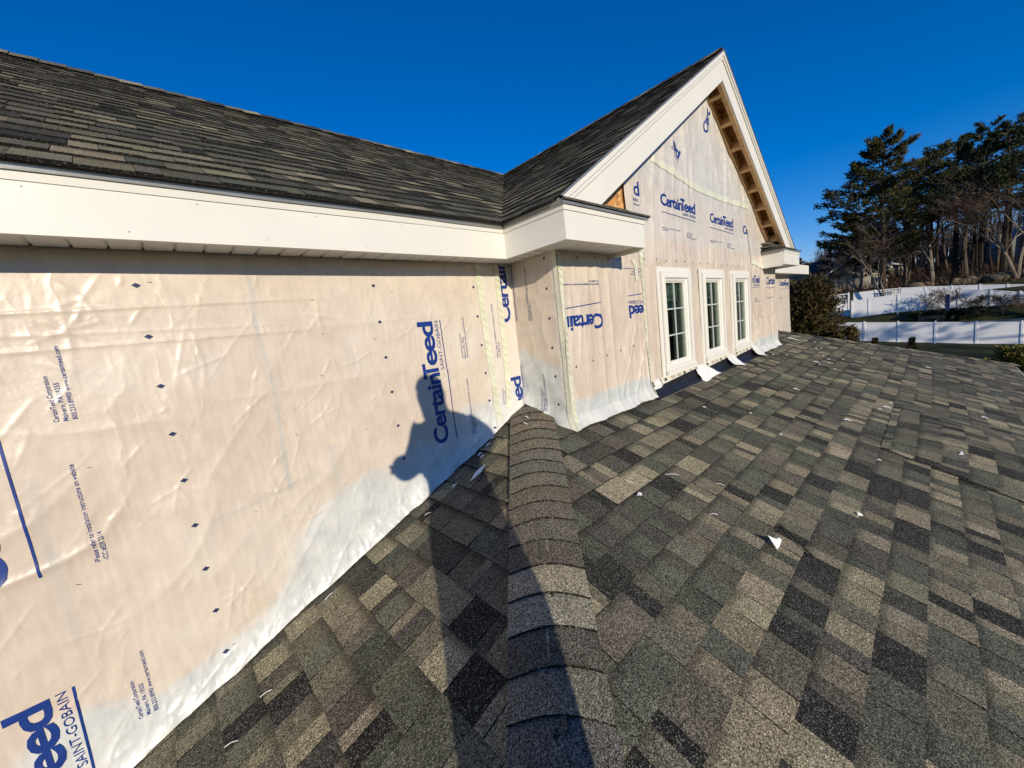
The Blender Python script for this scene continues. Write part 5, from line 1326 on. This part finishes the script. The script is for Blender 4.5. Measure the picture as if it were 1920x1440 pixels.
tag(bpy.data.objects['distant_wood'], 'hazy brown bare woodland far up the hillside', 'woodland')
mb = MB()
for k in range(1500):
    az = R_(rw2.uniform(-14, 20)); d = rw2.uniform(82.5, 112); x, y = at(az, d); zb = ground_z(x, y); c = rw2.uniform(.6, 1.5)
    for j in range(5):
        mb.tube([(x, y, zb-.1), (x+rw2.uniform(-.8,.8), y+rw2.uniform(-.8,.8), zb+rw2.uniform(.5, 2.0))], [.03, .012], 3, (c, c*.85, c*.7), caps=False)
tag(mb.build('undergrowth', MAT['twigs'], None, kind='stuff'), 'brown leafless undergrowth covering the slope under the pines', 'undergrowth')

# cedar beside the house and small shrubs
def bushy(x, y, zb, zt_, rad, n, mat, name, label, cat, seed, leaf=(.05, .11), wleaf=.018, group=None, conical=.55):
    rnd = random.Random(seed); root = empty(name, (x, y, zb), label, cat, group); H = zt_ - zb
    mb = MB(); mb.tube([(x, y, zb), (x, y, zb+H*.9)], [.05*rad+.03, .02], 6)
    fol = MB()
    for k in range(n):
        t = rnd.random()**.8; r = rad*(1 - t*conical)*(.55+.45*math.sin(t*9+k*0.0)*.3+.25); az = rnd.uniform(0, 6.283)
        rr = r*math.sqrt(rnd.uniform(.15, 1.0))*(1+.22*math.sin(az*3+t*7+seed))
        c = Vector((x+rr*math.cos(az), y+rr*math.sin(az), zb+H*(.04+t*.96))); out = Vector((math.cos(az), math.sin(az), .5))
        if k % 9 == 0: mb.tube([(x, y, c.z-.25*rr-.05), c], [.012, .005], 3, caps=False)
        br = rnd.uniform(.45, 1.5); col = (br*rnd.uniform(.9,1.15), br, br*.9)
        for m_ in range(6): leafquad(fol, c + Vector((rnd.uniform(-.06,.06), rnd.uniform(-.06,.06), rnd.uniform(-.06,.06)))*(rad), out + Vector((rnd.uniform(-.9,.9), rnd.uniform(-.9,.9), rnd.uniform(-.7,.9))), rnd.uniform(*leaf), wleaf, col, rnd)
    mb.build('trunk', MAT['bark_grey'], root, origin=(x, y, zb)); fol.build('crown', MAT[mat], root, origin=(x, y, zb)); return root
bushy(14.6, 2.95, -5.4, 0.46, 1.60, 6200, 'cedar', 'cedar_tree', 'bronze-green cedar crowding the far corner of the house', 'tree', 71, (.08, .20), .022, conical=.35)
bushy(14.3, 1.75, -5.4, -1.0, 0.80, 2000, 'cedar', 'cedar_tree', 'lower bronze cedar in front of the near fence, at the roof edge', 'tree', 72, (.07, .17), .02, conical=.5)
x, y = tb(1910, 24); bushy(x, y, -5.4, -2.85, .85, 900, 'yellow_leaf', 'shrub', 'yellow-green shrub at the right edge below the near fence', 'shrub', 73, (.08, .18), .03)
x, y = tb(1862, 30); bushy(x, y, -5.4, -4.15, .45, 260, 'yellow_leaf', 'shrub', 'small yellow shrub in the shaded strip beyond the roof corner', 'shrub', 74, (.07, .15), .03)
x, y = tb(1712, 46); bushy(x, y, -5.4, -4.45, .35, 260, 'cedar', 'shrub', 'small dark conifer at the foot of the near fence, right one', 'shrub', 75, (.06, .13), .03)
x, y = tb(1641, 49); bushy(x, y, -5.4, -4.60, .40, 260, 'cedar', 'shrub', 'small dark shrub at the foot of the near fence, left one', 'shrub', 76, (.06, .13), .03)
for k, (px, w_) in enumerate(((1765, 1.1), (1812, 1.4), (1725, .9))):
    x, y = tb(px, 56); z = ground_z(x, y); bushy(x, y, z-.2, z+.75, w_, 420, 'needles', 'shrub', ['dark rounded shrub left of the ornamental tree', 'dark rounded shrub under the ornamental tree', 'low dark hedge clump on the bank'][k], 'shrub', 80+k, (.10, .22), .05, conical=.3)
# yard things between the fences
def yard(name, label, cat, px, d, boxes, mat):
    x, y = tb(px, d); z = ground_z(x, y); root = empty(name, (x, y, z), label, cat)
    for nm, (a0, a1, b0, b1, c0_, c1_), mt in boxes:
        mb = MB(); mb.box(x+a0, x+a1, y+b0, y+b1, z+c0_, z+c1_); mb.build(nm, MAT[mt or mat], root, origin=(x, y, z))
    return root
yard('bench', 'dark garden bench in the shaded yard between the fences', 'bench', 1748, 55, [('seat', (-.25, .25, -.9, .9, .42, .48), None), ('backrest', (.22, .28, -.9, .9, .5, .95), None), ('leg', (-.2, .2, -.85, -.8, -.1, .42), None), ('leg', (-.2, .2, .8, .85, -.1, .42), None)], 'black_iron')
yard('patio_umbrella', 'furled blue patio umbrella standing beside the ornamental tree', 'umbrella', 1778, 55.5, [('pole', (-.03, .03, -.03, .03, 0, 2.6), None), ('canopy', (-.14, .14, -.14, .14, 1.0, 2.5), 'ink_dark'), ('base', (-.3, .3, -.3, .3, -.1, .1), None)], 'black_iron')
yard('planter', 'small white planter on the yard wall', 'planter', 1692, 54.5, [('pot', (-.16, .16, -.16, .16, 0.1, .42), None), ('rim', (-.19, .19, -.19, .19, .421, .47), None)], 'siding_white')
yard('low_wall', 'low grey yard wall at the right of the shrubs', 'wall', 1850, 54.5, [('wall', (-.15, .15, -2.2, 2.2, -.1, .55), None), ('coping', (-.2, .2, -2.25, 2.25, .551, .61), None)], 'siding_grey')
x, y = tb(1671, 79.5); tbn = empty('garden_bench', (x, y, -1.0), 'grey slatted bench back showing above the middle fence', 'bench')
for k in range(7): mb = MB(); mb.box(x-.03, x+.03, y-1.0+k*.32, y-.92+k*.32, -1.3, -.66); mb.build('slat', MAT['siding_grey'], tbn)
mb = MB(); mb.box(x-.05, x+.05, y-1.1, y+1.1, -.66, -.56); mb.build('rail', MAT['siding_grey'], tbn)
# boulders of the bank behind the farthest fence
rb = random.Random(13)
for k, px in enumerate((1718, 1738, 1792, 1806, 1822, 1853, 1868, 1884, 1902, 1922)):
    x, y = tb(px, 84+rb.uniform(0, 1.5)); z = ground_z(x, y); bm = bmesh.new(); bmesh.ops.create_icosphere(bm, subdivisions=3, radius=1.0)
    sx, sz = rb.uniform(.7, 1.3), rb.uniform(.5, .8)
    for v in bm.verts:
        n_ = .78 + .4*float(vn(v.co.x*1.7+k*9, v.co.y*1.7+v.co.z*1.3, 300)); v.co = Vector((v.co.x*sx*.8*n_, v.co.y*sx*n_, v.co.z*sz*n_))
    me = bpy.data.meshes.new('boulder'); bm.to_mesh(me); bm.free(); me.materials.append(MAT['boulder'])
    o = bpy.data.objects.new('boulder', me); C.objects.link(o); o.location = (x, y, z + sz*.35)
    tag(o, 'tan boulder in the bank behind the farthest fence', 'boulder', 'tan boulders along the bank behind the farthest fence')

# ------------------------------------------------------------------ neighbouring houses
def neighbour(px, d, w, dep, zb, he, hr, rot, wallm, roofm, label, chim=(), wins=(), name='neighbour_house'):
    x, y = tb(px, d); root = empty(name, (x, y, zb), label, 'house'); root.rotation_euler = (0, 0, 0)
    c, s_ = math.cos(rot), math.sin(rot)
    def T(a, b, z): return (x + a*c - b*s_, y + a*s_ + b*c, zb + z)
    mb = MB(); mb.add([T(-dep/2, -w/2, 0), T(dep/2, -w/2, 0), T(dep/2, w/2, 0), T(-dep/2, w/2, 0), T(-dep/2, -w/2, he), T(dep/2, -w/2, he), T(dep/2, w/2, he), T(-dep/2, w/2, he)], [(0,3,2,1),(4,5,6,7),(0,1,5,4),(1,2,6,5),(2,3,7,6),(3,0,4,7)])
    mb.add([T(-dep/2, -w/2, he+.002), T(-dep/2, w/2, he+.002), T(-dep/2, 0, hr-.1)], [(0, 2, 1)]); mb.add([T(dep/2, -w/2, he+.002), T(dep/2, w/2, he+.002), T(dep/2, 0, hr-.1)], [(0, 1, 2)])
    wl_ = mb.build('wall', MAT[wallm], root, origin=(x, y, zb))
    mb = MB(); o2 = .4
    for sg in (-1, 1):
        e0 = T(-dep/2-o2, sg*(w/2+o2), he-.25); e1 = T(dep/2+o2, sg*(w/2+o2), he-.25); r0 = T(-dep/2-o2, 0, hr); r1 = T(dep/2+o2, 0, hr)
        mb.prism([e0, e1, r1, r0], (0, 0, .15))
    rf = mb.build('roof', MAT[roofm], root, origin=(x, y, zb))
    mb = MB()
    for sg in (-1, 1):
        e0 = Vector(T(-dep/2-o2-.06, sg*(w/2+o2), he-.35)); r0 = Vector(T(-dep/2-o2-.06, 0, hr-.1)); mb.prism([e0, r0, r0+Vector((0,0,.28)), e0+Vector((0,0,.28))], Vector(T(.05, 0, 0))-Vector(T(0, 0, 0)))
    mb.build('rake_trim', MAT['siding_white'], rf)
    for (a, b, cw, ch) in chim:
        mb = MB(); mb.add([T(a-cw, b-cw, hr-1.5), T(a+cw, b-cw, hr-1.5), T(a+cw, b+cw, hr-1.5), T(a-cw, b+cw, hr-1.5), T(a-cw, b-cw, hr+ch), T(a+cw, b-cw, hr+ch), T(a+cw, b+cw, hr+ch), T(a-cw, b+cw, hr+ch)], [(0,3,2,1),(4,5,6,7),(0,1,5,4),(1,2,6,5),(2,3,7,6),(3,0,4,7)])
        mb.build('chimney', MAT['brick'], rf, origin=T(a, b, hr))
    for (b, z0, ww, hh) in wins:
        mb = MB(); X_ = -dep/2 - .05
        for (a0, a1, q, m_, nm) in ((-.08, 0, 0, 'siding_white', 'window'),):
            mb.add([T(X_, b-ww, z0-.08), T(X_, b+ww, z0-.08), T(X_, b+ww, z0+hh+.08), T(X_, b-ww, z0+hh+.08), T(-dep/2, b-ww, z0-.08), T(-dep/2, b+ww, z0-.08), T(-dep/2, b+ww, z0+hh+.08), T(-dep/2, b-ww, z0+hh+.08)], [(0,3,2,1),(0,1,5,4),(2,3,7,6),(1,2,6,5),(3,0,4,7)])
            wo = mb.build(nm, MAT[m_], root, origin=T(X_, b, z0))
        mb = MB(); mb.add([T(X_-.02, b-ww+.1, z0), T(X_-.02, b+ww-.1, z0), T(X_-.02, b+ww-.1, z0+hh), T(X_-.02, b-ww+.1, z0+hh)], [(0,3,2,1)]); mb.build('pane', MAT['dark_glass'], wo, origin=T(X_, b, z0))
    return root
neighbour(1496, 104, 16, 10, -1.5, 6.0, 8.0, R_(105), 'siding_grey', 'roof_far', 'dark-roofed house behind the cornice with two red brick chimneys', [(0.0, -5.5, .5, 1.1), (0, 1.0, .6, 1.4)], [(-4, 2.5, .6, 1.3), (0, 2.5, .6, 1.3), (4, 2.5, .6, 1.3)])
neighbour(1586, 96, 8, 12, -1.0, 4.2, 7.0, R_(20), 'siding_tan', 'roof_far', 'tan gabled house with white rake trim seen above the cedar', [], [(0, 4.0, .5, .9), (-2.2, 1.5, .5, 1.3), (2.2, 1.5, .5, 1.3)])
neighbour(1640, 112, 8, 8, -0.5, 4.4, 5.6, R_(0), 'siding_tan', 'roof_far', 'low tan house half hidden behind the forked pale tree', [], [(-1.6, 1.6, .5, 1.2), (1.6, 1.6, .5, 1.2)])
neighbour(1884, 112, 4, 5, 1.2, 2.6, 5.2, R_(-30), 'siding_white', 'roof_far', 'white outbuilding with a dark roof behind the right pines', [], [(0, .8, .5, 1.0)])
neighbour(1922, 104, 7, 7, 0.6, 3.5, 6.2, R_(10), 'siding_grey', 'siding_grey', 'grey barn at the right edge behind the pines', [], [])
x, y = tb(1862, 112); z = ground_z(x, y); pf = empty('picket_fence', (x, y, z), 'low white rail fence on the hillside left of the outbuilding', 'fence')
for k in range(9): mb = MB(); mb.box(x-.06, x+.06, y-4+k, y-3.88+k, z-.2, z+1.0); mb.build('post', MAT['siding_white'], pf)
for zz in (.35, .75): mb = MB(); mb.box(x-.04, x+.04, y-4, y+4.1, z+zz, z+zz+.2); mb.build('rail', MAT['siding_white'], pf)

# neighbouring pines that shade the yard (south of the view)
for k, (x, y, h, sp) in enumerate(((33, -33, 14, 6), (40, -30, 12, 6), (27, -30, 11, 5), (46, -34, 16, 6), (37, -42, 18, 7), (24, -40, 14, 6), (52, -30, 13, 6), (20, -26, 8, 4.5), (57, -38, 15, 6), (64, -32, 12, 6), (48, -22, 7, 4.5), (30, -24, 5, 4))):
    pine(x, y, -5.4 + h, spread=sp, start=0.25, dens=.30, seed=400+k, mat='needles', label='tall pine in the neighbouring garden right of the view', group='pines in the neighbouring garden right of the view', gap=.30)

# ------------------------------------------------------------------ the photographer and the phone
def skin_mesh(name, joints, edges, root_i, mat, parent, sub=2):
    me = bpy.data.meshes.new(name); me.from_pydata([j[0] for j in joints], edges, []); me.update()
    o = bpy.data.objects.new(name, me); C.objects.link(o)
    md = o.modifiers.new('skin', 'SKIN')
    if not me.skin_vertices: me.skin_vertices.new() if hasattr(me.skin_vertices, 'new') else None
    lay = me.skin_vertices[0].data
    for i, j in enumerate(joints):
        r = j[1]; lay[i].radius = r if isinstance(r, tuple) else (r, r); lay[i].use_root = (i == root_i)
    s2 = o.modifiers.new('sub', 'SUBSURF'); s2.levels = sub; s2.render_levels = sub
    dg = bpy.context.evaluated_depsgraph_get(); dg.update()
    m2 = bpy.data.meshes.new_from_object(o.evaluated_get(dg)); m2.polygons.foreach_set('use_smooth', [True]*len(m2.polygons))
    bpy.data.objects.remove(o); m2.materials.clear(); m2.materials.append(MAT[mat])
    o = bpy.data.objects.new(name, m2); C.objects.link(o)
    if parent is not None: attach(o, parent)
    return o
person = empty('person', (0.22, -0.14, -1.36), 'person in a dark jacket standing astride the hip holding up a phone', 'person')
def bk(p, d=0.21): return tuple(Vector(p) - SUN*d)
J = [(bk((.21,-.18,-.48)), .165), (bk((.235,-.17,-.25)), .165), (bk((.25,-.15,-.02)), .18), (bk((.235,-.13,.15)), .175), (bk((.215,-.115,.26)), .085), (bk((.205,-.10,.33)), .085), (bk((.20,-.09,.40)), .105), (bk((.20,-.09,.475)), .075),
     (bk((.375,-.255,.20)), .085), (bk((.500,-.34,.10), .12), .066), (tuple(CX*.28 - CF*.16 + CDN*.05), .050), (tuple(CX*.14 - CF*.085 + CDN*.02), .034),
     (bk((.125,-.05,.165)), .080), (bk((.03,-.10,.03), .15), .080), (tuple(CX*.065 - CF*.23 - CDN*.020), .090), (tuple(CX*.052 - CF*.17 - CDN*.040), .092),
     (bk((.12,-.12,-.58)), .13), (bk((.09,-.07,-.92), .15), .115), ((-.03,-.12,-1.33), .08), ((.0,-.05,-1.33), .045),
     (bk((.23,-.20,-.58)), .125), (bk((.16,-.15,-.92), .12), .11), ((.05,-.20,-1.38), .08), ((.11,-.15,-1.37), .045)]
Ed = [(0,1),(1,2),(2,3),(3,4),(4,5),(5,6),(6,7),(3,8),(8,9),(9,10),(10,11),(3,12),(12,13),(13,14),(14,15),(0,16),(16,17),(17,18),(18,19),(0,20),(20,21),(21,22),(22,23)]
body = skin_mesh('body', J, Ed, 0, 'jacket', person)
hc = skin_mesh('head', [(bk((.205,-.10,.33)), .06), (bk((.20,-.09,.40)), (.088, .10)), (bk((.20,-.085,.47)), (.075, .085)), (bk((.235,-.05,.36)), .035), (bk((.25,-.035,.405)), .014)], [(0,1),(1,2),(1,3),(3,4)], 0, 'skin', person)
hr_ = skin_mesh('hair', [(bk((.19,-.10,.40)), .10), (bk((.195,-.095,.475)), .090), (bk((.185,-.105,.50)), .06)], [(0,1),(1,2)], 0, 'hair', person)
fR = Vector((.743, -.669, 0))
phone_c = -CF*0.010 + CX*0.045 + CDN*0.012
for side, hx in ((1, .115), (-1, -.035)):
    base = CX*(hx) - CF*0.045 + CDN*0.01
    js = [(tuple(base - CF*.03), .028), (tuple(base), .030)]; es = [(0, 1)]
    for k in range(4):
        r0 = base - CDN*(.012 - .012*k) - CF*.004 + CX*side*.010
        a = r0 - CX*side*(-.012); b = a + CF*.018 - CX*side*.006; c_ = b - CX*side*(.018 - .002*k) 
        i0 = len(js); js += [(tuple(r0), .009), (tuple(a), .0085), (tuple(b), .008), (tuple(c_ - CF*.012), .007)]; es += [(1, i0), (i0, i0+1), (i0+1, i0+2), (i0+2, i0+3)]
    i0 = len(js); js += [(tuple(base - CX*side*.015 - CF*.006 + CDN*.01), .010), (tuple(base - CX*side*.035 - CF*.004), .009)]; es += [(1, i0), (i0, i0+1)]
    skin_mesh('hand', js, es, 0, 'skin', person, 1)
mb = MB()
pc = phone_c; hw, hh, ht = .074, .036, .004
cs = [pc + CX*a*hw + CDN*b*hh + CF*c_*ht for c_ in (-1, 1) for b in (-1, 1) for a in (-1, 1)]
mb.add(cs, [(0,1,3,2),(4,6,7,5),(0,4,5,1),(2,3,7,6),(0,2,6,4),(1,5,7,3)])
ph = mb.build('phone', MAT['phone_black'], origin=pc); tag(ph, 'black phone held level in both hands of the photographer', 'phone')
mb = MB(); cs = [pc - CF*(ht+.0006) + CX*a*hw*.95 + CDN*b*hh*.92 for b in (-1, 1) for a in (-1, 1)]; mb.add(cs, [(0,1,3,2)]); mb.build('screen', MAT['dark_glass'], ph, origin=pc)
